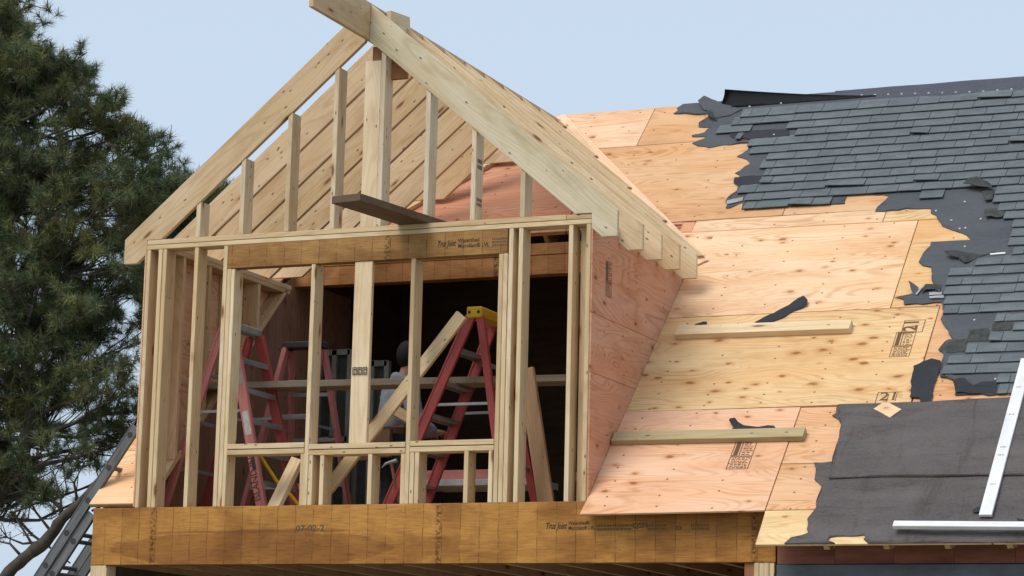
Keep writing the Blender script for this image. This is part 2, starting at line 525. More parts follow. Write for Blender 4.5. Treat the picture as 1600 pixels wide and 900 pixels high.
WOOD = (.75, .62, .43)          # new lumber
WOODT = (.69, .545, .375)           # tanner boards
WOODG = (.69, .63, .49)         # greenish grey front rafter
WOODW = (.70, .595, .455)           # weathered grey studs
PEACH = (.76, .545, .355)
PINKP = (.66, .395, .275)
TANP = (.72, .525, .29)
ORNG = (.66, .43, .245)
LVLC = (.54, .275, .066)
def jit(c, a=.05):
    f = 1 + random.uniform(-a, a)
    return tuple(k * f * (1 + random.uniform(-.012, .012)) for k in c)

# ------------------------------------------------------------------ ground
bm = bmesh.new()
bmesh.ops.create_grid(bm, x_segments=40, y_segments=40, size=400)
for v in bm.verts: v.co.z = noise.noise(v.co * .02) * .5
g = finish('ground', bm, GROUND, Matrix.Translation((0, 0, -3.4)))
g['kind'] = 'structure'

# ================================================================== THE HOUSE
house = thing('house', 'house under repair with stripped plywood roof, grey shingles and a long laminated beam', 'house', (MID, 2.0, -3.4))
# --- beam over the lower storey
BX1 = (5.063,-0.432)[0]
beam = slab('laminated_beam', -AL, BX1, 0, .089, -HB, 0, LVLS, house, LVLC, bev=.003)
def beam_text(px, z, s, size, mat, **k): text_part('printed_text', s, (px, 0, z), (1, 0, 0), (0, 0, 1), size, mat, beam, **k)
tb = (3.370,-0.204)
beam_text(tb[0], tb[1], 'Trus Joist', .062, INK, shear=.35, bold=.0012, width=.158)
tb = (3.545,-0.206)
beam_text(tb[0], tb[1], 'Watershed\u00ae\nMicrollam\u00ae LVL', .036, INK, bold=.0006, width=.200)
for (bx, bz), s, sz, wx in (((4.024,-0.201), 'QSFI', .050, .11), ((4.339,-0.213), '23', .036, .05), ((1.387,-0.200), '07-02-2', .060, .235)):
    beam_text(bx, bz, s, sz, INKF, bold=.0012, width=wx)
# --- posts under the beam
pz = -3.4
a_, b_ = (-0.361,-0.467)[0], (-0.219,-0.468)[0]
slab('post', a_, b_, .004, .14, pz, -HB - .002, LUM, house, WOOD, 'z')
a_, b_ = (4.909,-0.483)[0], (5.054,-0.484)[0]
k_ = (b_ - a_) / 4
for i in range(4): slab('post', a_ + k_ * i, a_ + k_ * (i + 1) - .002, .004 + .003 * (i % 2), .14, pz, -HB - .002, LUM, house, jit(WOOD), 'z')
a_ = (4.836,-0.483)[0]
slab('post', a_, a_ + .075, .02, .14, pz, -HB - .002, LUM, house, (.34, .17, .09), 'z')
# --- floor joists seen from below, boards on them
for i in range(15):
    x = -.25 + i * .4064
    slab('floor_joist', x, x + T, .092, 3.9, -HB + .004, -.04, LUM, house, jit((.62, .43, .29)), 'y', bev=0)
slab('subfloor', -AL, BX1, .092, 7.9, -.038, -.018, PLY, house, (.45, .33, .22), bev=0)
# --- lower storey
slab('lower_wall', BX1 + .01, 9.6, -.012, .12, pz, (5.896,-0.450)[1], WRAP, house, bev=.004)
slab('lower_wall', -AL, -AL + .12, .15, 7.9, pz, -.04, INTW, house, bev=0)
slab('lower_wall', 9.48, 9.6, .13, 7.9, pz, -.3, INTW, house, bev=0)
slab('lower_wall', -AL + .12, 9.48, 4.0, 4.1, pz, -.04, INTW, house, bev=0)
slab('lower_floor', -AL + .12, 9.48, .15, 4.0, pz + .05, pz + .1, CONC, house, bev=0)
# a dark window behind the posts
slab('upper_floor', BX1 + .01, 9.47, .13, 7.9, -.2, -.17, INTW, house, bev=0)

# --- upper room: rear wall, gables, rear slope
YR = SRIDGE / LR
ZR = ZC + RZ * YR
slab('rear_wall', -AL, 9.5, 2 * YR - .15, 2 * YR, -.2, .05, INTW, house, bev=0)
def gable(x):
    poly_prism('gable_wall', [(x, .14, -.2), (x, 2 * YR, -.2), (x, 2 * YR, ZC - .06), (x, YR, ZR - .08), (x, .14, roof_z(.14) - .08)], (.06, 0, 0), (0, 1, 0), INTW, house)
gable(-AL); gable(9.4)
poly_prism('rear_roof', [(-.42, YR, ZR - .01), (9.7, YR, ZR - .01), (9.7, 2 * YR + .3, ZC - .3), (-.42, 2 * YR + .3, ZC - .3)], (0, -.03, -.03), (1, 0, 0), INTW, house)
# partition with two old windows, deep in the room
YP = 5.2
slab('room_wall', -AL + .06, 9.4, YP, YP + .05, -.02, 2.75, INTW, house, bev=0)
for i, (x0, x1, zt) in enumerate((((0.040,1.339)[0], (0.338,1.329)[0], (0.153,1.628)[1]), ((0.363,1.342)[0], (0.646,1.333)[0], (0.541,1.533)[1]))):
    yw = 2.9 + .1 * i
    wf = slab('old_window', x0, x1, yw, yw + .04, .03, zt, plain('window_grey_%d' % i, (.05, .06, .058), .25, 0, .5), house)
    wg = plain('sash_grey_%d' % i, (.20, .21, .19), .6)
    def sash(cx, cz_, sx, sz):
        b = bmesh.new(); bm_box(b, sx, .05, sz)
        sub('sash_bar', b, wg, Matrix.Translation((cx, yw - .012, cz_)), wf)
    for j in range(3): sash(x0 + (x1 - x0) * j / 2, (zt + .03) / 2, .045, zt - .03)
    for zz in (zt - .02, zt * .52): sash((x0 + x1) / 2, zz, x1 - x0, .05)

# old inner wall at the left of the room, board by board
y_ = .16
while y_ < 3.5:
    wd_ = random.uniform(.28, .42)
    y2 = min(y_ + wd_, 3.6)
    za, zb2 = min(roof_z(y_) - .06, 2.2), min(roof_z(y2) - .06, 2.2)
    if za > .02:
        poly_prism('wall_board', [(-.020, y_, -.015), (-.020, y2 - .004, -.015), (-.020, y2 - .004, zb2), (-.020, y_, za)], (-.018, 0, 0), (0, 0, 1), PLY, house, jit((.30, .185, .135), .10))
    y_ = y2

# --- roof boards underneath everything
def deck(x0, x1, s0, s1, name='roof_deck'):
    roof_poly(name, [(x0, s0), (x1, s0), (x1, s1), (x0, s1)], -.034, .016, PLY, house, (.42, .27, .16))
deck(-.41, -.016, (-0.321,0.020)[1], SRIDGE)
deck(W + .035, 5.02, -.12, SRIDGE - .001)
deck(5.024, 9.7, -.50, SRIDGE - .002)
deck(3.36, W + .034, 3.0, SCUT - .002)
deck(-.012, W + .03, SCUT, SRIDGE - .003)
# main-roof rafters (tails show under the eave)
for i in range(12):
    x = (5.458,-0.538)[0] + .02 + .4064 * i
    if x > 9.4: break
    poly_prism('roof_rafter', [roof_pt(x, -.46, -.036), roof_pt(x, 5.4, -.036), roof_pt(x, 5.4, -.17), roof_pt(x, -.36, -.17), roof_pt(x, -.46, -.10)], (T, 0, 0), RS, LUM, house, jit((.78, .60, .40)), bev=0)
for i in range(4):
    x = W + .12 + .4064 * i
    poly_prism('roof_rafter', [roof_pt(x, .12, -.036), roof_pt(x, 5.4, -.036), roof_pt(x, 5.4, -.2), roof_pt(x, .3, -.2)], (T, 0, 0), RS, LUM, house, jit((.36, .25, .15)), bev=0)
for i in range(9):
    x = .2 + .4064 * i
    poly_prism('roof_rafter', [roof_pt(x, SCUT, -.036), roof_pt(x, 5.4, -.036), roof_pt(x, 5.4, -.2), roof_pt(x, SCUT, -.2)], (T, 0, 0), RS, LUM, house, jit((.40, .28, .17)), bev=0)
# eave boards: dark stained blocking between the tails, fascia edge
x = (5.458,-0.538)[0] + .02 - .4064
while x < 9.3:
    xa = max(x + T + .002, BX1 + .012)
    slab('eave_board', max(x, BX1 + .012), x + .4064 - .002, .0, .02, (5.896,-0.448)[1] + .003, roof_z(0) - .055, DARKW, house, bev=0)
    roof_poly('soffit_board', [(xa, -.46), (x + .4064 - .002, -.46), (x + .4064 - .002, 0.0), (xa, 0.0)], -.046, .011, DARKW, house)
    x += .4064

# --- header inside, carrying the cut roof
YH = SCUT / LR - .02
for z0, z1, yy in (((2.133,2.125)[1], (2.130,2.288)[1], YH - .045), ((2.130,2.288)[1] + .002, (2.127,2.386)[1], YH - .05)):
    slab('inner_header', -.30, W - .02, yy - .04, YH + .04, z0, z1, LVL, house, (.50, .255, .10), bev=.003)

# --- plywood sheets
def sheet(pts, col, off=-.0155, th=.0155, mat=None):
    rows.append(roof_poly('plywood_sheet', pts, off, th, mat or (PLYO if col in (ORNG, (.70, .44, .25), (.70, .44, .26)) else PLY), house, col, bev=.0015)); return rows[-1]
rows = []
XA = W + .0100
s1a, s1b = (5.024,1.008)[1], 2.218
low = sheet([(3.680, -.184), (5.020, -.165), (5.020, s1a - .003), (XA + .004, s1a - .003), (XA + .004, .04)], (.755, .495, .335), off=-.012)
midl = sheet([(XA + .004, s1a + .003), (5.815, s1a + .022), (5.820, s1b), (XA + .004, s1b - .006)], TANP, mat=PLYK)
upl = sheet([(XA + .004, s1b + .002), (5.445, s1b + .006), (5.445, 3.428), (3.40, 3.442), (3.40, 3.02), (XA + .004, 3.02)], (.80, .575, .375))
sheet([(W - .2, 3.447), (3.575, 3.447), (3.575, 3.60), (W - .2, 3.60)], (.74, .45, .31))
sheet([(3.581, 3.447), (5.16, 3.436), (5.16, 3.62), (3.581, 3.61)], PEACH)
sheet([(5.166, 3.436), (7.6, 3.436), (7.6, 3.62), (5.166, 3.62)], TANP)
sheet([(2.45, 3.616), (4.3, 3.625), (4.3, 4.905), (2.30, 4.905)], ORNG)
sheet([(4.306, 3.625), (6.74, 3.625), (6.74, 4.905), (4.306, 4.905)], ORNG)
sheet([(6.746, 3.625), (9.7, 3.625), (9.7, 4.905), (6.746, 4.905)], ORNG)
sx = (2.701,5.252)[0]
sheet([(-.41, 4.912), (sx, 4.912), (sx, SRIDGE), (-.41, SRIDGE)], (.80, .565, .385))
sheet([(sx + .006, 4.912), (5.2, 4.912), (5.2, SRIDGE), (sx + .006, SRIDGE)], ORNG)
sheet([(5.206, 4.912), (9.7, 4.912), (9.7, SRIDGE), (5.206, SRIDGE)], ORNG)
# older sheathing right of the new sheets
sheet([(5.452, 2.226), (7.9, 2.226), (7.9, 3.428), (5.452, 3.428)], (.71, .475, .245))
sheet([(5.828, 1.03), (8.2, 1.03), (8.2, 2.219), (5.826, 2.219)], (.70, .44, .25))
sheet([(5.026, .353), (7.5, .353), (7.5, s1a - .006), (5.026, s1a - .006)], (.70, .44, .26))
sheet([(5.026, -.158), (7.5, -.155), (7.5, .347), (5.026, .347)], (.70, .44, .26))
sheet([(5.040, -.525), (7.5, -.525), (7.5, -.162), (5.026, -.165)], (.74, .575, .32))
# inside the dormer: sheathing left on the old roof
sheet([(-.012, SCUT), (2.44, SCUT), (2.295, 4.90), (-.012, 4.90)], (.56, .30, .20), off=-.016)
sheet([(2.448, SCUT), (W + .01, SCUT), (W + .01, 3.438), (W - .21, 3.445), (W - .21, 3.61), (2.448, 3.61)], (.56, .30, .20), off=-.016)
# strip left of the dormer, in courses
sa = (-0.321,0.020)[1]
for s0, s1, c in ((sa, sa + .335, (.80, .585, .37)), (sa + .34, sa + .665, (.80, .585, .37)), (sa + .67, 2.2, (.74, .44, .27))):
    sheet([(-.41, s0), (-.017, s0), (-.017, s1), (-.41, s1)], c)
# grade stamps
def stamp(org, xd, yd, parent, k=1.0, num='21', lower=True, ink=INKP):
    """printed grade mark: frame lines, number, small unreadable lines"""
    xd, yd = V(xd).normalized(), V(yd).normalized()
    nz = xd.cross(yd)
    bm = bmesh.new()
    M = frame(V(org) + nz * .0012, xd, nz)
    def bar(x0, y0, x1, y1):
        vs = [bm.verts.new((x, y, 0)) for x, y in ((x0, y0), (x1, y0), (x1, y1), (x0, y1))]
        bm.faces.new(vs)
    wd = .17 * k
    def box(x0, y0, x1, y1, t=.006 * k):
        bar(x0, y0, x1, y0 + t); bar(x0, y1 - t, x1, y1); bar(x0, y0 + t, x0 + t, y1 - t); bar(x1 - t, y0 + t, x1, y1 - t)
    rr = random.Random(int(org[0] * 1000))
    box(0, 0, wd, .15 * k)
    if lower:
        for r in range(7):
            x = .02 * k
            while x < wd - .02 * k:
                l = rr.uniform(.008, .028) * k
                if x + l < wd - .012 * k: bar(x, (.014 + r * .019) * k, x + l, (.014 + r * .019 + rr.uniform(.007, .012)) * k)
                x += l + rr.uniform(.004, .01) * k
    box(0, .155 * k, wd, .36 * k)
    bar(.016 * k, .165 * k, .05 * k, .35 * k); bar(.060 * k, .165 * k, .068 * k, .35 * k)
    for r in range(8):
        x = .080 * k
        while x < wd - .02 * k:
            l = rr.uniform(.010, .03) * k
            if x + l < wd - .012 * k: bar(x, (.17 + r * .023) * k, x + l, (.17 + r * .023 + rr.uniform(.006, .014)) * k)
            x += l + rr.uniform(.004, .012) * k
    o = sub('grade_stamp', bm, ink, M, parent)
    return o
sp_ = (5.555,1.587)
stamp(roof_pt(sp_[0], sp_[1]), RX, RS, midl, .88)
sp_ = (5.614,1.889)
box_bm = bmesh.new()
for a0, b0, a1, b1 in ((0, 0, .16, .006), (0, .155, .16, .16), (0, .006, .006, .155), (.154, .006, .16, .155)):
    box_bm.faces.new([box_bm.verts.new((a, b, 0)) for a, b in ((a0, b0), (a1, b0), (a1, b1), (a0, b1))])
sub('grade_stamp', box_bm, INKP, frame(roof_pt(sp_[0] - .025, sp_[1], .0012), RX, RN), midl)
text_part('printed_text', '21', roof_pt(sp_[0] + .115, sp_[1] + .018), RS, -RX, .15, INKP, midl, bold=.003)
sp_ = (5.576,1.028)
text_part('printed_text', '21', roof_pt(sp_[0], sp_[1] + .005), RX, RS, .14, INKP, midl, bold=.001)
sub('grade_stamp', (lambda b: ([b.faces.new([b.verts.new((x, y, 0)) for x, y in ((x0, y0), (x1, y0), (x1, y1), (x0, y1))]) for x0, y0, x1, y1 in ((-.02, 0, -.014, .13), (-.014, .124, .16, .13), (.06, .02, .066, .11), (.12, .02, .126, .11))], b)[1])(bmesh.new()), INKP, frame(roof_pt(sp_[0], sp_[1], .0012), RX, RN), midl)
sp_ = (4.632,0.294)
stamp(roof_pt(sp_[0], sp_[1], .0035), RX, RS, low, .95)

# --- roofing felt
def felt_sheet(name, pts, off, th, mat, amp=.004, curl=.010, seed=0, wl=(1.0, 5.0)):
    bm = bmesh.new()
    f = bm.faces.new([bm.verts.new((x, s_, 0)) for x, s_ in pts])
    bm.normal_update()
    bmesh.ops.triangulate(bm, faces=[f], ngon_method='EAR_CLIP')
    def cuts(axis, lo, hi, st):
        c = lo + st
        while c < hi:
            co = [0, 0, 0]; co[axis] = c; no = [0, 0, 0]; no[axis] = 1
            bmesh.ops.bisect_plane(bm, geom=bm.verts[:] + bm.edges[:] + bm.faces[:], dist=1e-5, plane_co=co, plane_no=no)
            c += st
    xs = [p[0] for p in pts]; ss = [p[1] for p in pts]
    cuts(0, min(xs), min(max(xs), 7.0), .075)
    cuts(1, min(ss), max(ss), .055)
    M = frame(roof_pt(sum(xs) / len(xs), sum(ss) / len(ss), off), RX, RN)
    Mi = M.inverted()
    rr = random.Random(seed)
    bnd = set(v for e in bm.edges if e.is_boundary for v in e.verts)
    be = [e for e in bm.edges if e.is_boundary]
    sx0, ss0 = max(xs), max(ss)
    low = {}
    for v in bm.verts:
        x, s_ = v.co.x, v.co.y
        n1 = noise.noise(V((x * wl[0], s_ * wl[1], seed))); n2 = noise.noise(V((x * 4, s_ * 9, seed + 7)))
        h = amp * (max(0, 1 - abs(n1) * 5) * 1.6 + .5 + n2 * .5)
        if v in bnd and x < sx0 - .05 and s_ < ss0 - .05 and s_ > -.51: h += curl * max(0, noise.noise(V((x * 3.1, s_ * 3.1, seed + 3))) + .15) * 2
        low[v] = (x, s_)
        v.co = Mi @ roof_pt(x, s_, off + th + h)
    dn = {v: bm.verts.new(Mi @ roof_pt(low[v][0], low[v][1], off)) for v in bnd}
    for e in be:
        a, b = e.verts
        bm.faces.new((a, b, dn[b], dn[a]))
    o = finish(name, bm, mat, M, house)
    for p in o.data.polygons: p.use_smooth = True
    return o
FA = [(2.938,5.551),(2.919,5.509),(2.944,5.461),(2.914,5.415),(3.017,5.406),(3.127,5.368),(3.275,5.364),(3.257,5.295),(3.198,5.216),(3.212,5.149),(3.333,5.133),(3.289,5.053),(3.184,5.016),(3.195,4.985),(3.331,4.977),(3.223,4.874),(3.290,4.818),(3.397,4.778),(3.533,4.807),(3.741,4.807),(3.765,4.704),(3.689,4.594),(3.791,4.535),(3.840,4.468),(3.736,4.328),(3.793,4.280),(3.769,4.158),(3.819,4.107),(3.828,4.026),(3.772,3.914),(3.792,3.775),(3.823,3.772),(3.913,3.850),(3.934,3.741),(4.797,3.734),(4.797,3.916),(4.822,3.846),(4.985,3.847),(5.148,3.809),(5.103,3.691),(5.073,3.590),(5.205,3.590),(5.373,3.595),(5.524,3.579),(5.535,3.513),(5.583,3.474),(5.658,3.316),(5.777,3.231),(5.868,3.168),(5.928,3.073),(6.234,3.017),(6.289,2.672),(6.380,2.664)]
FA = rough(FA, .045, .012, 3, keep=(33, 50))
FA = FA + [(9.7, FA[-1][1]), (9.7, SRIDGE + .02), (FA[0][0] + .02, SRIDGE + .02)]
felt_sheet('roofing_felt', FA, .001, .003, FELT, .002, .010, 3)
FB = [(5.608,3.089),(5.614,3.026),(5.569,2.885),(5.561,2.815),(5.599,2.768),(5.673,2.735),(5.696,2.629),(5.734,2.497),(5.792,2.467),(5.828,2.253),(5.873,2.125),(5.860,2.035),(5.940,1.891),(6.005,1.754),(5.963,1.753),(5.912,1.637),(5.953,1.605),(5.961,1.484),(5.972,1.367),(5.980,1.305),(6.165,1.249),(6.142,1.167),(6.121,1.084),(6.408,1.078),(6.598,1.113)]
FB = rough(FB, .045, .012, 4)
FB = FB + [(9.7, FB[-1][1]), (9.7, FB[0][1] - .01)]
felt_sheet('roofing_felt', FB, .0075, .003, FELT, .002, .010, 5)
# torn tongues of felt
def scrap(name, pts, off, mat, lift=(), th=.004, parent=house, amp=.008, seed=1):
    """a small torn piece; vertices listed in lift curl up off the roof"""
    P = rough(pts, .04, amp, seed, closed=True)
    bm = bmesh.new()
    c = roof_pt(sum(p[0] for p in P) / len(P), sum(p[1] for p in P) / len(P), off)
    M = frame(c, RX, RN)
    Mi = M.inverted()
    rr = random.Random(seed)
    top, bot = [], []
    for x, s in P:
        h = 0
        for lx, ls, r, hh in lift: h = max(h, hh * max(0, 1 - math.hypot(x - lx, s - ls) / r))
        h += rr.uniform(0, .004)
        bot.append(bm.verts.new(Mi @ roof_pt(x, s, off + h)))
        top.append(bm.verts.new(Mi @ roof_pt(x, s, off + h + th)))
    n = len(P)
    f1 = bm.faces.new(top); f2 = bm.faces.new(bot[::-1])
    for i in range(n): bm.faces.new((bot[i], bot[(i + 1) % n], top[(i + 1) % n], top[i]))
    bm.normal_update()
    bmesh.ops.triangulate(bm, faces=[f1, f2], ngon_method='EAR_CLIP')
    return finish(name, bm, mat, M, parent)
scrap('torn_felt', [(5.539,2.521),(5.569,2.434),(5.597,2.389),(5.458,2.349),(5.533,2.314),(5.550,2.244),(5.828,2.253),(5.792,2.467),(5.668,2.485),(5.625,2.370),(5.624,2.455)], .0062, FELT, [(*(5.539,2.521), .15, .03)], seed=5)
scrap('torn_felt', [(5.883,1.528),(5.827,1.484),(5.770,1.425),(5.803,1.070),(5.876,1.059),(5.892,1.005),(5.973,1.002),(5.955,1.169),(5.958,1.326),(5.976,1.452),(5.949,1.501)], .0100, FELTK, [(*(5.753,1.403), .2, .02)], seed=6)
scrap('torn_felt', [(5.753,2.877),(5.828,2.896),(6.062,2.866),(6.136,2.894),(6.020,2.826),(5.957,2.762),(5.925,2.747),(5.877,2.804),(5.795,2.829)], .012, SHINB, [(*(5.769,2.866), .25, .045)], seed=7)
scrap('torn_felt', [(5.746,3.837),(5.789,3.889),(5.853,3.901),(5.978,3.810),(5.979,3.773),(5.897,3.782),(5.817,3.810)], .024, SHINB, [(*(5.829,3.894), .25, .06)], seed=8)
scrap('torn_felt', [(5.965,3.504),(6.102,3.517),(6.133,3.440),(6.114,3.369),(5.990,3.373)], .012, SHINB, [(*(6.010,3.371), .15, .02)], seed=9)
scrap('torn_felt', [(5.890,3.830),(5.983,3.782),(6.006,3.629),(5.947,3.617),(5.915,3.733)], .011, SHINB, [(*(5.936,3.628), .15, .02)], seed=19)
scrap('torn_felt', [(3.109,5.559),(3.153,5.620),(3.311,5.530),(3.548,5.396),(3.454,5.300),(3.345,5.272),(3.274,5.370),(3.172,5.450)], .006, FELT, [(*(3.153,5.620), .25, .04)], seed=10)
scrap('torn_felt', [(3.243,5.352),(3.315,5.298),(3.359,5.216),(3.314,5.233),(3.260,5.284)], .012, SHINB, [(*(3.285,5.324), .2, .05)], seed=11)
scrap('torn_felt', [(3.507,5.012),(3.753,5.011),(4.055,4.981),(4.090,4.871),(3.730,4.866),(3.578,4.907)], .0075, FELTK, seed=12)
scrap('torn_felt', [(3.753,4.245),(4.011,4.254),(4.002,4.125),(3.819,4.107),(3.767,4.163)], .0075, FELTK, seed=13)
scrap('torn_felt', [(6.165,1.249),(6.089,1.215),(6.127,1.092),(6.406,1.085),(6.403,1.229),(6.292,1.219),(6.241,1.169)], .012, FELTK, [(*(6.132,1.228), .2, .03)], seed=14)
scrap('torn_felt', [(5.950,1.746),(6.101,1.768),(6.110,1.593),(5.980,1.593),(5.912,1.637)], .011, SHINB, seed=15)
scrap('torn_felt', [(6.098,1.872),(6.245,1.886),(6.255,1.726),(6.107,1.728)], .011, SHINB, seed=16)
scrap('torn_felt', [(6.260,1.942),(6.397,1.956),(6.403,1.852),(6.270,1.845)], .011, SHINB, seed=17)
scrap('torn_felt', [(5.671,2.494),(5.794,2.483),(5.803,2.372),(5.758,2.410),(5.697,2.398),(5.657,2.376)], .0125, SHINB, [(*(5.687,2.399), .12, .02)], seed=18)
scrap('torn_shingle', [(3.776,3.875),(3.908,3.919),(3.914,3.869),(3.788,3.824)], .008, GRYP, seed=20)
for px in ([(5.721,2.370),(5.818,2.371),(5.818,2.337),(5.727,2.336)], [(5.730,2.319),(5.834,2.328),(5.845,2.293),(5.739,2.293)]): scrap('drip_edge_scrap', px, .018, ALU, amp=0, seed=2)
scrap('drip_edge_scrap', [(5.616,2.362),(5.649,2.453),(5.668,2.485),(5.632,2.352)], .018, ALU, amp=0, seed=3)
scrap('drip_edge_scrap', [(6.100,2.871),(6.216,2.878),(6.214,2.856),(6.103,2.853)], .014, WHT, amp=0, seed=3)
# underlay over the ridge and the rolled-back length at its left end
RIDS = (4.903,5.438)[1]
bm = bmesh.new()
prof = [(-.30, .001), (-.06, .012), (.0, .022), (.06, -.03)]
M = frame(roof_pt(7.0, SRIDGE), RX, RN)
ringsv = []
for x in [v_ * .12 for v_ in range(0, 46)]:
    X = 4.35 + x
    ringsv.append([bm.verts.new(M.inverted() @ roof_pt(X, SRIDGE + a * min(1, .35 + x / 2), .006 + h + .006 * noise.noise((X * 3, a * 9, 0)))) for a, h in prof])
for r0, r1 in zip(ringsv, ringsv[1:]):
    for k in range(3): bm.faces.new((r0[k], r1[k], r1[k + 1], r0[k + 1]))
bmesh.ops.solidify(bm, geom=bm.faces[:], thickness=.003)
ridge_felt = finish('ridge_underlay', bm, make_felt('purple_grey_underlay', (.13, .14, .18), (.16, .17, .21), (.11, .12, .15), .3, .6), M, house)
for i in range(24):
    X = 4.6 + i * .118
    bmn = bmesh.new()
    bmesh.ops.create_cone(bmn, segments=8, radius1=.011, radius2=.008, depth=.006, cap_ends=True)
    sub('cap_nail', bmn, NAIL, frame(roof_pt(X, SRIDGE - .13 * min(1, .35 + (X - 4.35) / 2) * 1.4, .016), RX, RN), ridge_felt)
# rolled flap
bm = bmesh.new()
A0, A1 = (3.324,5.550), (4.731,5.463)
M = frame(roof_pt(3.9, 5.4), RX, RN)
rg = []
for i in range(17):
    t = i / 16
    X = A0[0] + (A1[0] - A0[0]) * t
    hgt = .185 * (1 - t) ** 1.25 + .01
    row = []
    for j in range(9):
        u = j / 8
        # rises from the roof, leans back over the ridge
        row.append(bm.verts.new(M.inverted() @ (roof_pt(X + .02 * (1 - t) * u, SRIDGE - .12, .012) + V((0, .10 * u * (1 - t) + .05 * math.sin(u * 3.1) * (1 - t), hgt * (u + .10 * math.sin(u * 3.1)))))))
    rg.append(row)
for r0, r1 in zip(rg, rg[1:]):
    for k in range(8): bm.faces.new((r0[k], r1[k], r1[k + 1], r0[k + 1]))
bmesh.ops.solidify(bm, geom=bm.faces[:], thickness=.005)
finish('rolled_back_felt', bm, FELTK, M, house, smooth=True)
# brown felt over the lower right roof, lapped once
FL = [(5.299,1.018),(5.302,0.912),(5.280,0.883),(5.330,0.843),(5.367,0.775),(5.370,0.700),(5.384,0.462),(5.390,0.343),(5.261,0.340),(5.297,0.225),(5.301,0.161),(5.372,0.082),(5.381,-0.154),(5.344,-0.272),(5.385,-0.424),(5.348,-0.457),(5.281,-0.483),(5.241,-0.529)]
k_ = [(5.586,-0.526),(5.528,-0.499),(5.538,-0.463),(5.635,-0.451),(5.764,-0.442),(5.786,-0.469),(5.772,-0.485),(5.810,-0.525)]
n0 = len(FL)
FLO = rough(FL, .05, .010, 21)
FLO = FLO + [(x, max(s, -.524)) for x, s in rough(k_, .04, .006, 22)]
FLO = [p for p in FLO] + [(9.7, -.527), (9.7, 1.04), (FL[0][0] + 1.0, 1.018)]
# keep the eave edge straight
FLO = [(x, -.527 if s < -.515 else s) for x, s in FLO]
felt_sheet('ice_barrier_felt', FLO, .001, .003, FELTB, .0045, .012, 8)
UP = [(5.319,0.964),(5.338,0.850),(5.376,0.752),(5.380,0.663),(5.399,0.458),(5.420,0.264),(5.406,0.158)]
UPO = rough(UP, .05, .008, 23) + [(x, s) for x, s in [(5.602,0.163),(5.868,0.163),(6.132,0.153),(6.433,0.165),(6.733,0.153)]] + [(9.7, (6.733,0.153)[1]), (9.7, 1.05), (7.0, (6.609,1.038)[1]), (6.254,1.025), (5.988,1.001), (5.899,0.990)]
felt_sheet('ice_barrier_felt', UPO, .012, .004, FELTB, .0045, .010, 12)
for px in range(1335, 1600, 37):
    pass

# --- shingles
SH = [(3.623,5.573),(3.620,5.485),(3.531,5.224),(3.480,5.145),(3.356,4.990),(3.540,4.944),(3.730,4.866),(3.778,4.661),(3.920,4.581),(3.938,4.456),(3.923,4.376),(3.987,4.287),(3.991,4.127),(3.822,4.097),(3.846,3.995),(3.932,3.955),(3.946,3.710),(4.815,3.693),(4.813,3.837),(5.351,3.834),(5.398,3.715),(5.690,3.711),(5.689,3.844),(5.978,3.810),(6.009,3.610),(6.076,3.492),(6.151,3.320),(6.196,3.279),(6.261,2.830),(6.021,2.817),(5.949,2.719),(5.804,2.715),(5.821,2.498),(5.822,2.371),(5.868,2.101),(6.247,2.056),(6.264,1.941),(6.396,1.900),(6.407,1.819),(6.246,1.814),(6.260,1.726),(6.100,1.712),(6.113,1.632),(5.957,1.594),(5.974,1.351),(6.388,1.328),(6.406,1.085),(6.599,1.106)]
SH = SH + [(9.7, SH[-1][1]), (9.7, SRIDGE - .10), (SH[0][0], SRIDGE - .10)]
STOP = SRIDGE - .25
HOLE = [(3.752,5.065),(4.069,5.021),(4.109,4.889),(3.793,4.889)]
EXPO = .126
cands = []
rr = random.Random(11)
row = 0
s = (6.514,1.080)[1] - .005
while s < STOP:
    x = 3.0 + rr.random() * .3
    while x < 9.6:
        wd = rr.choice((.16, .20, .24, .27, .33)) * rr.uniform(.94, 1.06)
        a = (x + .02, s + EXPO * .5); b = (x + wd - .02, s + EXPO * .5); c_ = (x + wd / 2, s + EXPO * .5)
        if inside(b, SH) and not inside(c_, HOLE):
            x0 = x
            if not inside(a, SH):
                while not inside((x0, s + EXPO * .5), SH): x0 += .02
            if x + wd - x0 > .05: cands.append((x0, x + wd, s, row))
        x += wd
    s += EXPO
    row += 1
def shingle_bm(bm, x0, x1, s, Mi, rr):
    g = .0022
    j0, j1 = rr.uniform(-.004, .004), rr.uniform(-.004, .004)
    lift = rr.uniform(0, .004)
    if rr.random() < .05: lift += rr.uniform(.006, .018); j0 += rr.uniform(-.012, .012)
    x0 += g; x1 -= g
    P = [(x0, s + j0, .0245 + lift), (x1, s + j1, .0245 + lift * .5), (x1, s + .165, .008), (x0, s + .165, .008)]
    vt = [bm.verts.new(Mi @ roof_pt(*p)) for p in P]
    vb = [bm.verts.new(Mi @ roof_pt(p[0], p[1], p[2] - (.008 if i < 2 else .002))) for i, p in enumerate(P)]
    bm.faces.new(vt); bm.faces.new(vb[::-1])
    for i in range(4): bm.faces.new((vb[i], vb[(i + 1) % 4], vt[(i + 1) % 4], vt[i]))
def in_view(x, s):
    p = roof_pt(x, s) - CAM_LOC
    return focal * p.dot(rt) / p.dot(fwd) < 815
vis = [c for c in cands if in_view(c[0], c[2])]
vis.sort(key=lambda c: (roof_pt(c[0], c[2]) - CAM_LOC).length)
single = vis[:300]
rest = vis[300:] + [c for c in cands if not in_view(c[0], c[2])]
for x0, x1, s, _r in single:
    M = frame(roof_pt((x0 + x1) / 2, s + .08), RX, RN)
    bm = bmesh.new()
    shingle_bm(bm, x0, x1, s, M.inverted(), rr)
    finish('shingle', bm, SHING, M, house)
M = frame(roof_pt(7, 3), RX, RN)
bm = bmesh.new()
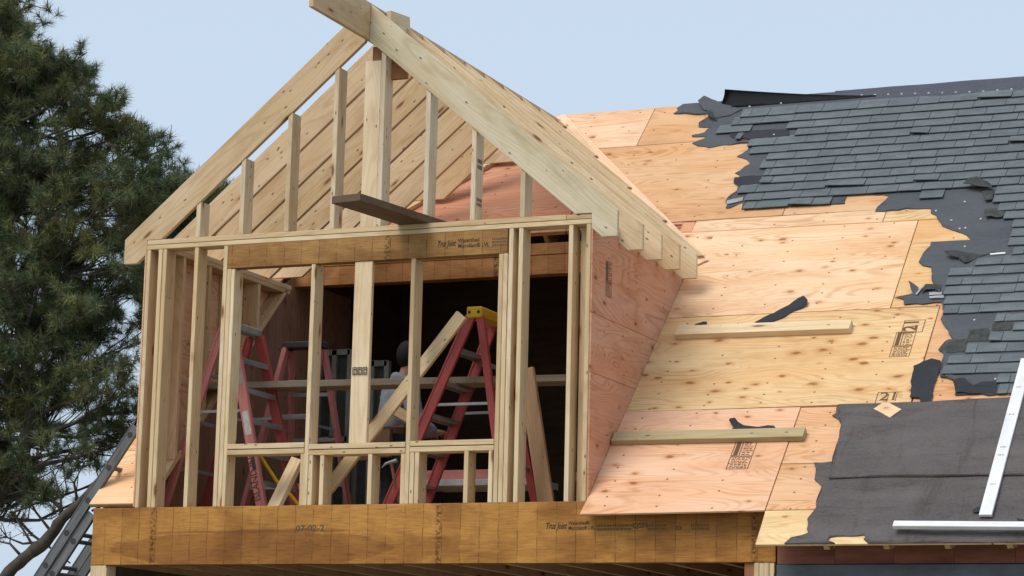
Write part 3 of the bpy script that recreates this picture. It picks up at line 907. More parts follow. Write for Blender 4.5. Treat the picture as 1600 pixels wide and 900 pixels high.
for x0, x1, s, _r in rest: shingle_bm(bm, x0, x1, s, M.inverted(), rr)
o = finish('shingles', bm, SHING, M, house)
o['kind'] = 'stuff'
# cap nails left in the felt
for pt in ((5.782,3.645), (5.719,3.383), (5.804,3.256), (5.848,3.260), (5.949,3.377), (5.572,3.537), (5.886,2.997), (6.115,2.001), (6.241,1.879), (6.380,1.260), (5.875,2.822), (3.889,5.446), (3.609,5.431), (3.946,4.911)):
    bm = bmesh.new()
    bmesh.ops.create_cone(bm, segments=10, radius1=.011, radius2=.008, depth=.006, cap_ends=True)
    finish('cap_nail', bm, NAIL, frame(roof_pt(pt[0], pt[1], .012), RX, RN), house)
for i in range(16):
    pt = (5.45 + i * .16 + random.uniform(-.05, .05), (6.301,0.183)[1] + random.uniform(0, .012))
    bm = bmesh.new()
    bmesh.ops.create_cone(bm, segments=6, radius1=.006, radius2=.005, depth=.004, cap_ends=True)
    finish('felt_nail', bm, BLK, frame(roof_pt(pt[0], pt[1], .0145), RX, RN), house)

# ================================================================== THE DORMER
dormer = thing('dormer', 'unfinished gable dormer of bare pine studs and rafters with pink plywood cheek', 'dormer', (MID, .8, 0))
jy = lambda: random.uniform(0, .004)
def zt(x): return TZ1 + SL * ((x + EV) if x < MID else (W + EV - x))      # rafter top
def zb(x): return zt(x) - VD
XL = lambda px, py: 0
def stud(x, z0, z1, col=WOOD, y0=0.0, y1=.14, name='stud', wx=T):
    j = jy()
    o = slab(name, x + .0015, x + wx - .0025, y0 + j, y1 + j, z0, z1, LUM, dormer, jit(col), 'z')
    if z1 - z0 > 1: o.matrix_basis = o.matrix_basis @ Matrix.Rotation(random.uniform(-.0014, .0014), 4, 'Y') @ Matrix.Rotation(random.uniform(-.003, .003), 4, 'X')
    return o
ZP = H - 2 * T
# plates
slab('top_plate', 0, W, -.001, .14, ZP + .0005, ZP + T - .004, LUM, dormer, jit(WOOD))
xp_ = (3.481,2.077)[0]
slab('top_plate', 0, xp_ - .001, .001, .141, ZP + T + .001, H, LUM, dormer, jit(WOOD))
slab('top_plate', xp_ + .001, W, .003, .141, ZP + T + .001, H - .003, LUM, dormer, jit(WOODT))
# header over the window opening
hx0, hx1 = (0.715,1.906)[0], (3.028,1.905)[0]
HZ = (1.505,1.809)[1]
hdr = slab('window_header', hx0, hx1, .0, .089, HZ, ZP - .001, LVL, dormer, (.42, .235, .080))
a_ = (2.465,1.870); text_part('printed_text', 'Trus Joist', (a_[0], .0, a_[1]), (1, 0, 0), (0, 0, 1), .066, INK, hdr, shear=.35, bold=.001, width=.145)
a_ = (2.633,1.859); text_part('printed_text', 'Watershed\nMicrollam\u00ae LVL', (a_[0], .0, a_[1]), (1, 0, 0), (0, 0, 1), .042, INK, hdr, bold=.0006, width=.25)
# wall studs
stud((0.004,1.482)[0] - .004, 0, ZP, WOODT)
x = (0.105,1.477)[0]; stud(x, 0, ZP); stud(x + T, 0, ZP)
stud((0.421,1.464)[0], 0, ZP)
x = (0.676,1.453)[0]
stud(x, 0, ZP); stud(x + T, 0, HZ - .001); stud(x + 2 * T - .01, 0, HZ - .001, y0=.004)
xs5 = (1.432,0.471)[0]; stud(xs5, 0, HZ - .001)
xs7 = (2.257,0.452)[0]; stud(xs7, 0, HZ - .001)
x8 = (2.959,1.039)[0]
stud(x8, 0, HZ - .001); stud(x8 + T, 0, HZ - .001); stud(x8 + 2 * T + .001, 0, ZP)
stud((3.114,1.033)[0], 0, ZP)
stud((3.502,1.020)[0], 0, ZP)
slab('stud', W - T - .078, W - T - .002, .10, .138, 0, ZP, LUM, dormer, jit(WOODT), 'z')
stud(W - T - .001, 0, ZP)
# sills, two deep
zs = [(1.106,0.466)[1], (1.876,0.451)[1], (2.622,0.456)[1]]
spans = [((0.781,0.437)[0], xs5 - .001), (xs5 + T + .001, xs7 - .001), (xs7 + T + .001, x8 - .001)]
for (xa, xb), z in zip(spans, zs):
    slab('sill_plate', xa, xb, -.003, .137, z - T, z, LUM, dormer, jit(WOOD))
    slab('sill_plate', xa - .002, xb, -.001, .139, z - 2 * T - .005, z - T - .006, LUM, dormer, jit(WOOD))
# cripples under the sills
SB = lambda i: zs[i] - 2 * T - .005
for px, i in ((466.5, 0), (498, 1), (573.2, 1), (625, 1), (640.8, 2), (647.6, 2), (723.6, 2), (762, 2)):
    pass
for x, i in (((1.401,0.139)[0], 0), (xs5 + T + .001, 1), ((1.563,0.137)[0], 1), ((1.957,0.131)[0], 1), ((2.222,0.126)[0], 1), (xs7 + T + .001, 2), (xs7 + 2 * T + .002, 2), ((2.726,0.118)[0], 2), ((2.918,0.115)[0] , 2)):
    stud(x, 0, SB(i), name='cripple_stud')
# wide post between the windows
x = (1.793,1.037)[0]
st6 = stud(x, zs[1] + .001, HZ - .001, y0=.004, y1=.042, name='mullion_post', wx=.148)
a_ = (1.799,0.956)
for i in range(3):
    t0 = a_[0] + .008 + i * .042
    sub('grade_stamp', (lambda b: ([b.faces.new([b.verts.new((p, q_, 0)) for p, q_ in ((x0, y0), (x1, y0), (x1, y1), (x0, y1))]) for x0, y0, x1, y1 in ((0, 0, .036, .006), (0, .052, .036, .058), (0, .006, .006, .052), (.030, .006, .036, .052), (.011, .010, .025, .018), (.011, .024, .018, .030), (.011, .036, .026, .046))], b)[1])(bmesh.new()), INK, frame((t0, .0005, a_[1]), (1, 0, 0), (0, -1, 0)), st6)
# gable studs up to the rafters
def gstud(px, py, wx=T, col=WOODW, y0=.003, y1=.14):
    x = px
    zl, zr_ = zb(x) - .003, zb(x + wx) - .003
    return poly_prism('gable_stud', [(x, y0, H + .001), (x + wx, y0, H + .001), (x + wx, y0, zr_), (x, y0, zl)], (0, y1 - y0, 0), (0, 0, 1), LUM, dormer, jit(col), bev=.0025)
for x in ((0.422,2.196)[0], (0.798,2.348)[0], (1.187,2.424)[0], (1.571,2.449)[0], (1.959,2.375)[0], (2.340,2.351)[0], (2.721,2.328)[0], (3.117,2.208)[0]):
    gstud(x, 0)
x = (1.825,2.335)[0]
slab('gable_post', x, x + .132, .006, .044, H + .001, (1.873,3.342)[1], LUM, dormer, jit(WOOD), 'z')
slab('gusset_board', x + .01, x + .30, .10, .138, (0.279,3.234)[1] - .02, 3.74 - .26, LUM, dormer, (.42, .22, .12), 'z')
def marks(parent, org, xd, yd, w_, h_, rows_, seed):
    rr = random.Random(seed)
    xd, yd = V(xd).normalized(), V(yd).normalized()
    nz = xd.cross(yd)
    bm = bmesh.new()
    for r in range(rows_):
        x = 0
        while x < w_:
            l = rr.uniform(.006, .018)
            y0 = h_ * r / rows_
            bm.faces.new([bm.verts.new((a, b, 0)) for a, b in ((x, y0), (x + l * .6, y0), (x + l * .6, y0 + h_ / rows_ * .7), (x, y0 + h_ / rows_ * .7))])
            x += l
    sub('grade_stamp', bm, INKF, frame(V(org) + nz * .001, xd, nz), parent)
for (bx, bz), ww, hh, sd in (((3.757,-0.207), .27, .050, 31), ((4.133,-0.206), .14, .045, 32), ((4.456,-0.209), .13, .048, 33)):
    marks(beam, (bx, 0, bz), (1, 0, 0), (0, 0, 1), ww, hh, 2, sd)
a_ = (2.905,1.864)
marks(hdr, (a_[0], 0, a_[1]), (1, 0, 0), (0, 0, 1), .12, .07, 3, 34)
gs_ = [c for c in dormer.children if c.name.startswith('gable_stud')]
for gx, px, za, zb__ in ((6, (738, 243), .07, 2), (6, (737, 303), .06, 1)):
    pass
a_ = (-0.248,2.447); g_ = gs_[6]
gr_ = W * 0
for (yy, zz, hh, sd) in (((-0.226,2.461)[0], (-0.226,2.461)[1], .09, 1), ((-0.231,2.185)[0], (-0.231,2.185)[1], .07, 2)):
    marks(g_, ((2.721,2.328)[0] + T, .03, zz), (0, 1, 0), (0, 0, 1), .08, hh, 2, sd)
# rafters
def rafter(k, side):
    y = YK[k]
    xe = MID - .0195
    pts = [(-EV, TZ1), (-EV, TZ0), (-EV + .115, TZ0), (-.002, zb(-.002)), (-.002, H + .001), ((H + .001 - TZ1 + VD) / SL - EV, H + .001), (xe, zb(xe)), (xe, zt(xe))]
    zr = roof_z(y)
    if zr > TZ0 - .02:
        pts = clip([(-EV, TZ1), (-EV, zb(-EV)), (xe, zb(xe)), (xe, zt(xe))], 0, 1, zr + .060)
    if len(pts) < 3: return
    gr = V((1, 0, SL))
    if side: pts = [(W - a, b) for a, b in pts][::-1]; gr = V((1, 0, -SL))
    col = WOODT if not side else (WOODG if k == 0 else WOOD)
    j = random.uniform(-.004, .004) if k else (-.004 if side else -.001)
    poly_prism('rafter', [(a, y + j, b) for a, b in pts], (0, T, 0), gr, LUM, dormer, jit(col, .06), bev=.002)
for k in range(10):
    rafter(k, 0); rafter(k, 1)
# ridge board, left long at the front
ZRB = zb(MID - .02) + .006
stick('ridge_board', (MID, -.93, ZRB + .148), (MID, 3.86, ZRB + .148), .286, T - .001, (0, 0, 1), LUM, dormer, WOODT)
stick('ridge_block', (MID + .055, .24, zt(MID) - .07), (MID + .055, .58, zt(MID) - .03), .13, T, (0, 0, 1), LUM, dormer, WOOD)
# valley strips on the old roof
def valley(name, a, b, wid, off, th, col, ext0, ext1):
    a, b = V((*a, 0)), V((*b, 0))
    d = (b - a).normalized()
    nrm = V((-d.y, d.x, 0))
    a = a - d * ext0; b = b + d * ext1
    P = [a, b, b + nrm * wid, a + nrm * wid]
    poly_prism(name, [roof_pt(p.x, p.y, off) for p in P], RN * th, RX * d.x + RS * d.y, PLY if th < .03 else LUM, dormer, col, bev=.0015)
valley('valley_board', (0.805,3.983), (1.510,4.842), .27, .003, T, (.74, .60, .42), .6, .40)
valley('valley_sheet', (3.839,2.997), (1.868,5.513), .26, .003, .013, (.80, .60, .42), 0, .05)
# cheek walls: sheathing in pieces, studs, plates
def cheek_poly(x, za, zb_, dirx, name, col):
    poly = [(0.0, ZC - .014), (0.0, H - .004), ((H - .004 - ZC + .014) / RZ, H - .004)]
    P = clip(clip(poly, 0, 1, za), 0, -1, -zb_)
    if len(P) < 3: return
    P = [(y, z) for y, z in P]
    return poly_prism(name, [(x, y, z) for y, z in P], (dirx, 0, 0), (0, 1, 0), PLY, dormer, col, bev=.001)
cz = [-.02, (-0.020,0.919)[1], (-0.017,1.347)[1], H]
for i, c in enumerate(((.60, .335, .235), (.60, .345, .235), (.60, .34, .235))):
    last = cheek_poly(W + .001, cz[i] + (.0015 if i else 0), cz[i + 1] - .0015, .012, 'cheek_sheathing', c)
for i, c in enumerate(((.74, .50, .34), (.74, .50, .34))):
    cheek_poly(-.001, (0, 1.1)[i] + (.0015 if i else 0), (1.0985, H)[i], -.012, 'cheek_sheathing', c)
# print on the right cheek
a_ = (0.269,1.510)
stamp((W + .0135, a_[0], a_[1]), (0, 1, 0), (0, 0, 1), last, .72, ink=INKP)
for side in (0, 1):
    xa, xb = (.002, .139) if side == 0 else (W - .139, W - .002)
    YE = (H - ZC) / RZ
    slab('cheek_plate', xa, xb, .142, YE - .02, ZP - .001, ZP + T - .002, LUM, dormer, jit(WOODT), 'y')
    slab('cheek_plate', xa, xb, .142, YE - .0, ZP + T, H - .001, LUM, dormer, jit(WOODT), 'y')
    poly_prism('cheek_plate', [(xa, .142, roof_z(.142)), (xa, YE - .04, roof_z(YE - .04)), (xa, YE - .09, roof_z(YE - .04)), (xa, .142, roof_z(.142) + .055)], (xb - xa, 0, 0), (0, 1, RZ), LUM, dormer, jit(WOODT), bev=.002)
    for i in range(4):
        y = .33 + .4064 * i
        z0 = roof_z(y) + .06
        poly_prism('cheek_stud', [(xa, y, z0), (xa, y + T, z0 + T * RZ), (xa, y + T, ZP - .003), (xa, y, ZP - .003)], (xb - xa, 0, 0), (0, 0, 1), LUM, dormer, jit(WOODT), bev=.002)
# temporary brace across the window opening
b0, b1 = (2.573,1.412), (1.515,0.137)
stick('diagonal_brace', (b0[0], .24, b0[1]), (b1[0], .24, b1[1]), .094, T, (.75, 0, .6), LUM, dormer, WOOD)

# ================================================================== LOOSE THINGS
# plank sticking out over the wall plate
a_, b_ = (2.235,2.092), (2.129,2.039)
pl = stick('plank', (a_[0] + .10, .42, H + .029), (b_[0], -.84, H + .029), .25, .054, (1, 0, 0), LUMD, None, (.155, .112, .085))
tag(pl, 'dark brown plank lying on the wall plate and jutting out under the gable', 'plank')
# scaffold plank on the ladder rungs
a_, b_ = (-0.241,1.046), (3.122,1.006)
pk = stick('scaffold_plank', (a_[0], .95, a_[1] + .0), (b_[0] + .05, .95, b_[1] - .0), .25, .05, (0, 1, 0), LUMD, None, (.30, .265, .21))
tag(pk, 'weathered grey scaffold plank laid level between the stepladders', 'plank')
# boards leaning inside
a_, b_ = (1.204,0.384), (1.062,0.034)
d_ = (V((b_[0], 0, b_[1])) - V((a_[0], 0, a_[1]))).normalized()
lb = stick('leaning_board', (a_[0], .34, a_[1]), (b_[0] - .02, .26, b_[1] - .06), .14, T, (1, -.3, .4), LUM, None, WOOD)
tag(lb, 'short pine board leaning behind the left window sill', 'board', 'boards leaning inside the dormer')
a_, b_ = (3.051,0.871), (3.222,0.029)
lb = stick('leaning_board', (a_[0] - .03, .42, a_[1] + .15), (b_[0] + .01, .36, b_[1] - .03), .12, T, (1, 0, 0), LUM, None, (.50, .33, .21))
tag(lb, 'long tan board leaning in the dark opening right of the yellow-capped ladder', 'board', 'boards leaning inside the dormer')
# cleats on the roof
def roof_board(name, a, b, wid, th, off, mat, col):
    pa, pb = roof_pt(a[0], a[1], off + th / 2), roof_pt(b[0], b[1], off + th / 2)
    return stick(name, pa, pb, wid, th, RS, mat, None, col)
c1 = roof_board('roof_cleat', (3.842,1.975), (5.205,1.962), .118, .05, .001, LUM, WOOD)
tag(c1, 'pale yellow two-by-four laid flat across the upper plywood as a foothold', 'lumber', 'two-by-fours laid across the plywood roof')
c2 = roof_board('roof_cleat', (3.702,0.652), (5.133,0.650), .105, .045, .005, LUM, (.44, .37, .22))
tag(c2, 'greenish-brown two-by-four laid across the lowest pink plywood sheet', 'lumber', 'two-by-fours laid across the plywood roof')
# scraps on the plywood
def loose(pts, off, mat, label, cat, lift=(), th=.004, seed=1, amp=.006, name='felt_scrap', col=None):
    o = scrap(name, pts, off, mat, lift, th, None, amp, seed)
    if col: o.color = (*col, 1)
    return tag(o, label, cat, 'felt scraps lying on the stripped roof' if cat == 'felt scrap' else None)
loose([(4.427,2.104),(4.515,2.073),(4.643,2.148),(4.701,2.228),(4.798,2.289),(4.792,2.341),(4.750,2.396),(4.614,2.278)], .003, FELTK, 'long torn strip of black felt above the upper two-by-four', 'felt scrap', [(*(4.760,2.369), .15, .03)], seed=31)
loose([(3.942,2.087),(3.956,2.112),(4.012,2.138),(4.039,2.132),(4.049,2.071),(3.959,2.061)], .003, FELTK, 'small black felt scrap behind the left end of the upper two-by-four', 'felt scrap', seed=32)
loose([(4.537,0.824),(4.537,0.847),(4.574,0.853),(4.607,0.813),(4.651,0.789),(4.760,0.769),(4.826,0.789),(4.876,0.780),(4.897,0.749),(4.885,0.719),(4.568,0.717),(4.581,0.762)], .006, FELTK, 'crumpled black felt scrap behind the lower two-by-four', 'felt scrap', [(*(4.558,0.838), .12, .03)], seed=33)
loose([(5.571,0.934),(5.642,1.021),(5.773,0.916),(5.707,0.827)], .010, PLY, 'small diamond-shaped plywood offcut at the top edge of the brown felt', 'offcut', th=.012, amp=0, name='plywood_offcut', col=(.78, .60, .40))
loose([(6.452,-0.201),(6.477,-0.175),(6.516,-0.182),(6.513,-0.216),(6.478,-0.235),(6.456,-0.228)], .012, FELTK, 'small dark felt scrap at the foot of the upright white board', 'felt scrap', seed=34)
loose([(6.751,-0.299),(6.789,-0.306),(6.826,-0.333),(6.829,-0.352),(6.786,-0.345)], .012, FELTK, 'small dark felt scrap at the right edge above the level white board', 'felt scrap', seed=35)
# white trim boards
w1 = roof_board('trim_board', (6.548,-0.282), (6.576,1.464), .085, .022, .016, WHT, None)
tag(w1, 'narrow white board lying up the slope on the brown felt', 'trim board', 'white trim boards on the brown felt')
for s_ in (.18, .36, .41, .62, .80):
    p_ = V(w1.matrix_basis.translation) + (roof_pt(*(6.576,1.464)) - roof_pt(*(6.548,-0.282))) * (s_ - .5)
    marks(w1, p_ + RN * .011 - RX * .02, RX, RS, .035, .012, 1, int(s_ * 100))
w2 = roof_board('trim_board', (5.969,-0.412), (7.465,-0.452), .055, .03, .05, WHT, None)
tag(w2, 'white board lying level along the eave on the brown felt', 'trim board', 'white trim boards on the brown felt')

# ------------------------------------------------------------------ stepladders
def bar(name, p0, p1, wid, th, wdir, mat, parent): return stick(name, p0, p1, wid, th, wdir, mat, parent, None, bev=.002)
def stepladder(label, top, a, b, wt, wb, sf, sr, floor, n, capmat, near, far, cap=(.12, .07), steps_front=True, rear_bars=3):
    """top: centre of the cap; a: unit vector along the steps; b: direction the stepped side leans out"""
    top, a, b = V(top), V(a).normalized(), V(b).normalized()
    t = thing('stepladder', label, 'stepladder', (top.x, top.y, floor), 'stepladders inside the dormer')
    h = top.z - floor
    M = frame(top, a, (0, 0, 1))
    bm = bmesh.new()
    bm_box(bm, wt + .06, cap[0], cap[1])
    cp = finish('top_cap', bm, capmat, M, t, bev=.008)
    for u in (-.3, .3):
        bmn = bmesh.new()
        bmesh.ops.create_cone(bmn, segments=10, radius1=.012, radius2=.012, depth=.008, cap_ends=True)
        sub('cap_bolt', bmn, BLK, frame(top - a * (wt / 2 + .031) + a.cross(V((0, 0, 1))) * (cap[0] * u), (0, 0, 1), -a), cp)
    rails = []
    for dirn, sp in ((b, sf), (-b, sr)):
        for sgn in (-1, 1):
            p0 = top + a * sgn * wt / 2 + dirn * .04 - V((0, 0, .03))
            p1 = V((top.x, top.y, floor)) + a * sgn * wb / 2 + dirn * sp
            front = dirn is b
            mt = near if sgn < 0 else far
            r = bar('rail', p0, p1, .082 if front else .06, .03, b, mt, t)
            sub('rail_lip', (lambda q: (bm_box(q, (p1 - p0).length - .01, .012, .042), q)[1])(bmesh.new()), mt, frame((p0 + p1) / 2 + b * (.035 if front else .024) * (1 if front else -1), (p1 - p0), a), r)
            rails.append((p0, p1))
            bm = bmesh.new(); bm_box(bm, .10, .055, .06)
            finish('foot', bm, BLK, frame(p1, p1 - p0, a), t, bev=.006)
    for i in range(1, n + 1):
        u = i / (n + 1)
        q0 = rails[0][0].lerp(rails[0][1], u); q1 = rails[1][0].lerp(rails[1][1], u)
        s_ = bar('step', q0, q1, .075, .022, b, ALU, t)
        sub('step_lip', (lambda q: (bm_box(q, (q1 - q0).length - .03, .006, .035), q)[1])(bmesh.new()), ALU, frame((q0 + q1) / 2 + b * .036 - V((0, 0, .012)), q1 - q0, (0, 0, 1)), s_)
    for i in range(1, rear_bars + 1):
        u = i / (rear_bars + 1)
        q0 = rails[2][0].lerp(rails[2][1], u); q1 = rails[3][0].lerp(rails[3][1], u)
        bar('rear_brace', q0, q1, .03, .02, (0, 0, 1), ALU, t)
    for k in (0, 1):
        q0 = rails[k][0].lerp(rails[k][1], .45); q1 = rails[2 + k][0].lerp(rails[2 + k][1], .45)
        bar('spreader', q0, q1, .022, .006, (0, 0, 1), ALU, t)
    return t, rails
# right ladder with the yellow cap: steps run back into the room
p_ = (2.496,1.501)
lad3, r3 = stepladder('red stepladder with a yellow cap at the right of the window opening', (p_[0], .62 + .25, p_[1]), (0, 1, 0), (-1, 0, 0), .42, .62, .66, .33, -.015, 5, YEL, RED, RED, cap=(.125, .085))
# left ladder with the pale grey cap
p_ = (0.463,1.464)
lad1, r1 = stepladder('faded red stepladder with a pale grey cap behind the left studs', (p_[0], .45 + .26, p_[1]), (0, 1, 0), (1, 0, 0),   .44, .60, .42, .46, -.015, 5, GRYP, PINK, RED, cap=(.10, .06))
rl = [c for c in lad1.children if c.name.startswith('rail')][0]
q0, q1 = r1[0]
dn = (q1 - q0).normalized()
fx = V((0, -1, 0))
def on_rail(u, dx=0): return q0.lerp(q1, u) + V((0, -.016, 0)) + V((dx, 0, 0))
st_ = sub('sticker', (lambda q: (bm_box(q, .19, .055, .001), q)[1])(bmesh.new()), PAPER, frame(on_rail(.52), dn, fx), rl)
sub('sticker', (lambda q: (bm_box(q, .15, .050, .001), q)[1])(bmesh.new()), plain('grey_sticker', (.26, .25, .24), .7), frame(on_rail(.26), dn, fx), rl)
sub('sticker', (lambda q: (bm_box(q, .17, .034, .001), q)[1])(bmesh.new()), BLK, frame(on_rail(.715), dn, fx), rl)
upd = -dn
text_part('painted_text', 'ISLAND ING', on_rail(.93) + V((.028, 0, 0)), upd, fx.cross(upd), .075, INKR, rl, bold=.0005, lift=.002)
# middle ladder with the dark cap: steps run across
p_ = (0.592,1.454)
lad2, r2 = stepladder('red stepladder with a dark cap standing deepest, behind the left window', (p_[0], 1.55, p_[1]), (1, 0, 0), (0, -1, 0), .30, .56, .45, .40, -.015, 4, BLK, PINK, PINK, cap=(.13, .055))

# ------------------------------------------------------------------ work table, hammer, cord
tz = (1.828,0.335)
wt_ = thing('work_table', 'low work table with a white edge behind the right window sill', 'work table', (tz[0], 1.9, -.015))
slab('table_top', tz[0] - .35, tz[0] + .75, 1.7, 2.2, tz[1] - .03, tz[1] + .02, plain('white_table', (.42, .42, .42), .5), wt_)
slab('table_board', tz[0] - .40, tz[0] + .70, 1.75, 2.0, tz[1] + .021, tz[1] + .10, PINK, wt_)
for dx in (-.3, .7):
    for y in (1.75, 2.15): slab('table_leg', tz[0] + dx, tz[0] + dx + .05, y, y + .05, -.015, tz[1] - .031, BLK, wt_)
hp = (1.897,0.369)
hm = thing('hammer', 'claw hammer with a worn steel head in the dark below the middle sill', 'hammer', (hp[0], .55, hp[1] - .2))
bm = bmesh.new()
bm_tube(bm, [(hp[0] + .035, .55, hp[1] + .012), (hp[0] + .02, .55, hp[1] + .008), (hp[0] - .02, .55, hp[1]), (hp[0] - .06, .55, hp[1] - .012), (hp[0] - .09, .55, hp[1] - .04)], [.016, .016, .012, .010, .003], 10)
finish('head', bm, ALU, Matrix.Identity(4), hm, smooth=False)
bm = bmesh.new()
bm_tube(bm, [(hp[0] - .01, .55, hp[1] - .005), (hp[0] + .01, .56, hp[1] - .12), (hp[0] + .05, .58, hp[1] - .30)], [.012, .013, .016], 8)
finish('handle', bm, DARKW, Matrix.Identity(4), hm)
bm = bmesh.new()
c_ = [(0.739,0.502), (0.828,0.364), (0.905,0.241), (1.002,0.143), (1.077,0.046), (1.101,-0.003)]
bm_tube(bm, [(x, .5 + .04 * i, z) for i, (x, z) in enumerate(c_)], [.014] * 6, 8)
tag(finish('yellow_rope', bm, YEL, Matrix.Identity(4)), 'yellow rope hanging beside the lettered ladder rail', 'rope')

# ------------------------------------------------------------------ extension ladder at the gable end
YL0 = .16
e0 = (-0.932,-0.529); e1 = (-0.115,0.638)
A0, A1 = V((e0[0], YL0, e0[1])), V((e1[0], YL0, e1[1]))
dl = (A1 - A0).normalized()
nl = V((0, 1, 0)).cross(dl)          # across the rail face
if nl.x < 0: nl = -nl
base = A0 - dl * 3.2
ext = thing('extension_ladder', 'grey aluminium extension ladder leaning at the left end of the beam', 'ladder', (base.x, YL0, base.z))
def ladder_section(p0, p1, y0, y1, shift, holes, first):
    o = []
    for y in (y0, y1):
        r = stick('rail', p0 + nl * shift + V((0, y - YL0, 0)), p1 + nl * shift + V((0, y - YL0, 0)), .072, .026, nl, ALUD, ext, None)
        o.append(r)
        for sgn in (-1, 1):
            sub('rail_flange', (lambda q: (bm_box(q, (p1 - p0).length, .007, .034), q)[1])(bmesh.new()), ALUD, frame((p0 + p1) / 2 + nl * (shift + sgn * .036) + V((0, y - YL0, 0)), dl, (0, 1, 0)), r)
    L = (p1 - p0).length
    t_ = first
    while t_ < L - .05:
        q = p0 + dl * t_ + nl * shift
        bm = bmesh.new()
        bm_tube(bm, [q + V((0, y0 - YL0 + .014, 0)), q + V((0, y1 - YL0, 0))], [.017, .017], 10)
        rg_ = finish('rung', bm, ALUD, Matrix.Identity(4), ext)
        bm = bmesh.new()
        bmesh.ops.create_cone(bm, segments=12, radius1=.024, radius2=.024, depth=.003, cap_ends=True)
        sub('rung_end', bm, BLK, frame(q + V((0, y0 - YL0 - .0135, 0)), dl, (0, -1, 0)), rg_)
        t_ += .3048
hole = (-0.157,0.575)
t0 = ((V((hole[0], YL0, hole[1])) - base).dot(dl)) % .3048
ladder_section(base, A1, YL0, YL0 + .42, 0, 0, t0)
e2 = (-0.460,-0.041)
A2 = base + dl * (V((e2[0], YL0, e2[1])) - base).dot(dl)
ladder_section(base + dl * .1, A2, YL0 + .012, YL0 + .40, .082, 0, (t0 - .1 - .02) % .3048)

# ------------------------------------------------------------------ worker inside
def skin_mesh(name, nodes, edges, root, sub_lv=2):
    """nodes: {key: (co, radius)}"""
    keys = list(nodes)
    me = bpy.data.meshes.new(name + '_cage')
    me.from_pydata([tuple(nodes[k][0]) for k in keys], [(keys.index(a), keys.index(b)) for a, b in edges], [])
    o = bpy.data.objects.new(name + '_cage', me)
    COL.objects.link(o)
    md = o.modifiers.new('skin', 'SKIN'); md.use_smooth_shade = True
    for i, k in enumerate(keys):
        sv = me.skin_vertices[0].data[i]
        r = nodes[k][1]
        sv.radius = (r, r) if not isinstance(r, tuple) else r
        sv.use_root = (k == root)
    ss = o.modifiers.new('sub', 'SUBSURF'); ss.levels = sub_lv; ss.render_levels = sub_lv
    dg = bpy.context.evaluated_depsgraph_get()
    out = bpy.data.meshes.new_from_object(o.evaluated_get(dg))
    bpy.data.objects.remove(o)
    out.name = name
    for p in out.polygons: p.use_smooth = True
    return out
YW = 1.75
hd = (1.371,1.339)
px0, hz = hd[0], hd[1]
fl = -.015
SKIN = plain('skin', (.36, .20, .14), .6, 0, .3, .12)
HOOD = plain('grey_hoodie_fabric', (.235, .25, .29), .95, 0, .1, .15, (5, 5, 5), .5)
TROU = plain('dark_work_trousers', (.04, .042, .05), .95, 0, .1, .25, (6, 6, 6), .4)
HAIR = plain('dark_hair', (.012, .009, .008), .8, 0, .3, .3, (40, 40, 40), .6)
TURN = rad(-42)
def N(x, y, z): return V((px0 + .03 + x * math.cos(TURN) - y * math.sin(TURN) - .06, YW + x * math.sin(TURN) + y * math.cos(TURN), hz + z))
body = {
 'pel': (N(-.06, 0, -.66), .135), 'bel': (N(-.06, .02, -.50), .13), 'che': (N(-.05, .04, -.30), (.16, .12)), 'nk0': (N(-.02, .05, -.165), .062),
 'nk1': (N(0, .07, -.10), .052), 'hd0': (N(.0, .095, -.05), .066), 'hd1': (N(0, .095, .02), .080), 'hd2': (N(0, .09, .07), .074), 'hd3': (N(0, .085, .105), .045),
 'ls': (N(-.23, .05, -.235), .062), 'le': (N(-.31, .12, -.50), .045), 'lw': (N(-.19, .30, -.58), .030), 'lp': (N(-.16, .37, -.57), .036),
 'rs': (N(.12, .05, -.235), .060), 're': (N(.17, .10, -.50), .045), 'rw': (N(.06, .30, -.58), .030), 'rp': (N(.04, .37, -.57), .036),
 'lh': (N(-.15, 0, -.72), .098), 'lk': (N(-.17, .04, -1.06), .062), 'la': (N(-.17, -.04, fl - hz + .09), .042), 'lt': (N(-.17, .13, fl - hz + .04), .036),
 'rh': (N(.03, 0, -.72), .098), 'rk': (N(.06, .06, -1.06), .062), 'ra': (N(.06, .0, fl - hz + .09), .042), 'rt': (N(.06, .17, fl - hz + .04), .036)}
bedges = [('pel', 'bel'), ('bel', 'che'), ('che', 'nk0'), ('nk0', 'nk1'), ('nk1', 'hd0'), ('hd0', 'hd1'), ('hd1', 'hd2'), ('hd2', 'hd3'), ('che', 'ls'), ('ls', 'le'), ('le', 'lw'), ('lw', 'lp'), ('che', 'rs'), ('rs', 're'), ('re', 'rw'), ('rw', 'rp'),
 ('pel', 'lh'), ('lh', 'lk'), ('lk', 'la'), ('la', 'lt'), ('pel', 'rh'), ('rh', 'rk'), ('rk', 'ra'), ('ra', 'rt')]
for s_, sx_ in (('l', -1), ('r', 1)):
    p = body[s_ + 'p'][0]
    for i in range(4):
        a = p + V((-.026 + i * .0175, .045, .006)); c_ = a + V((0, .030 + .006 * (i in (1, 2)), -.012)); e_ = c_ + V((0, .012, -.026))
        body[s_ + 'f%da' % i] = (a, .0095); body[s_ + 'f%db' % i] = (c_, .0088); body[s_ + 'f%dc' % i] = (e_, .0075)
        bedges += [(s_ + 'p', s_ + 'f%da' % i), (s_ + 'f%da' % i, s_ + 'f%db' % i), (s_ + 'f%db' % i, s_ + 'f%dc' % i)]
    a = p + V((-sx_ * .036, .012, -.006)); c_ = a + V((-sx_ * .012, .034, -.012))
    body[s_ + 'ta'] = (a, .011); body[s_ + 'tb'] = (c_, .009)
    bedges += [(s_ + 'p', s_ + 'ta'), (s_ + 'ta', s_ + 'tb')]
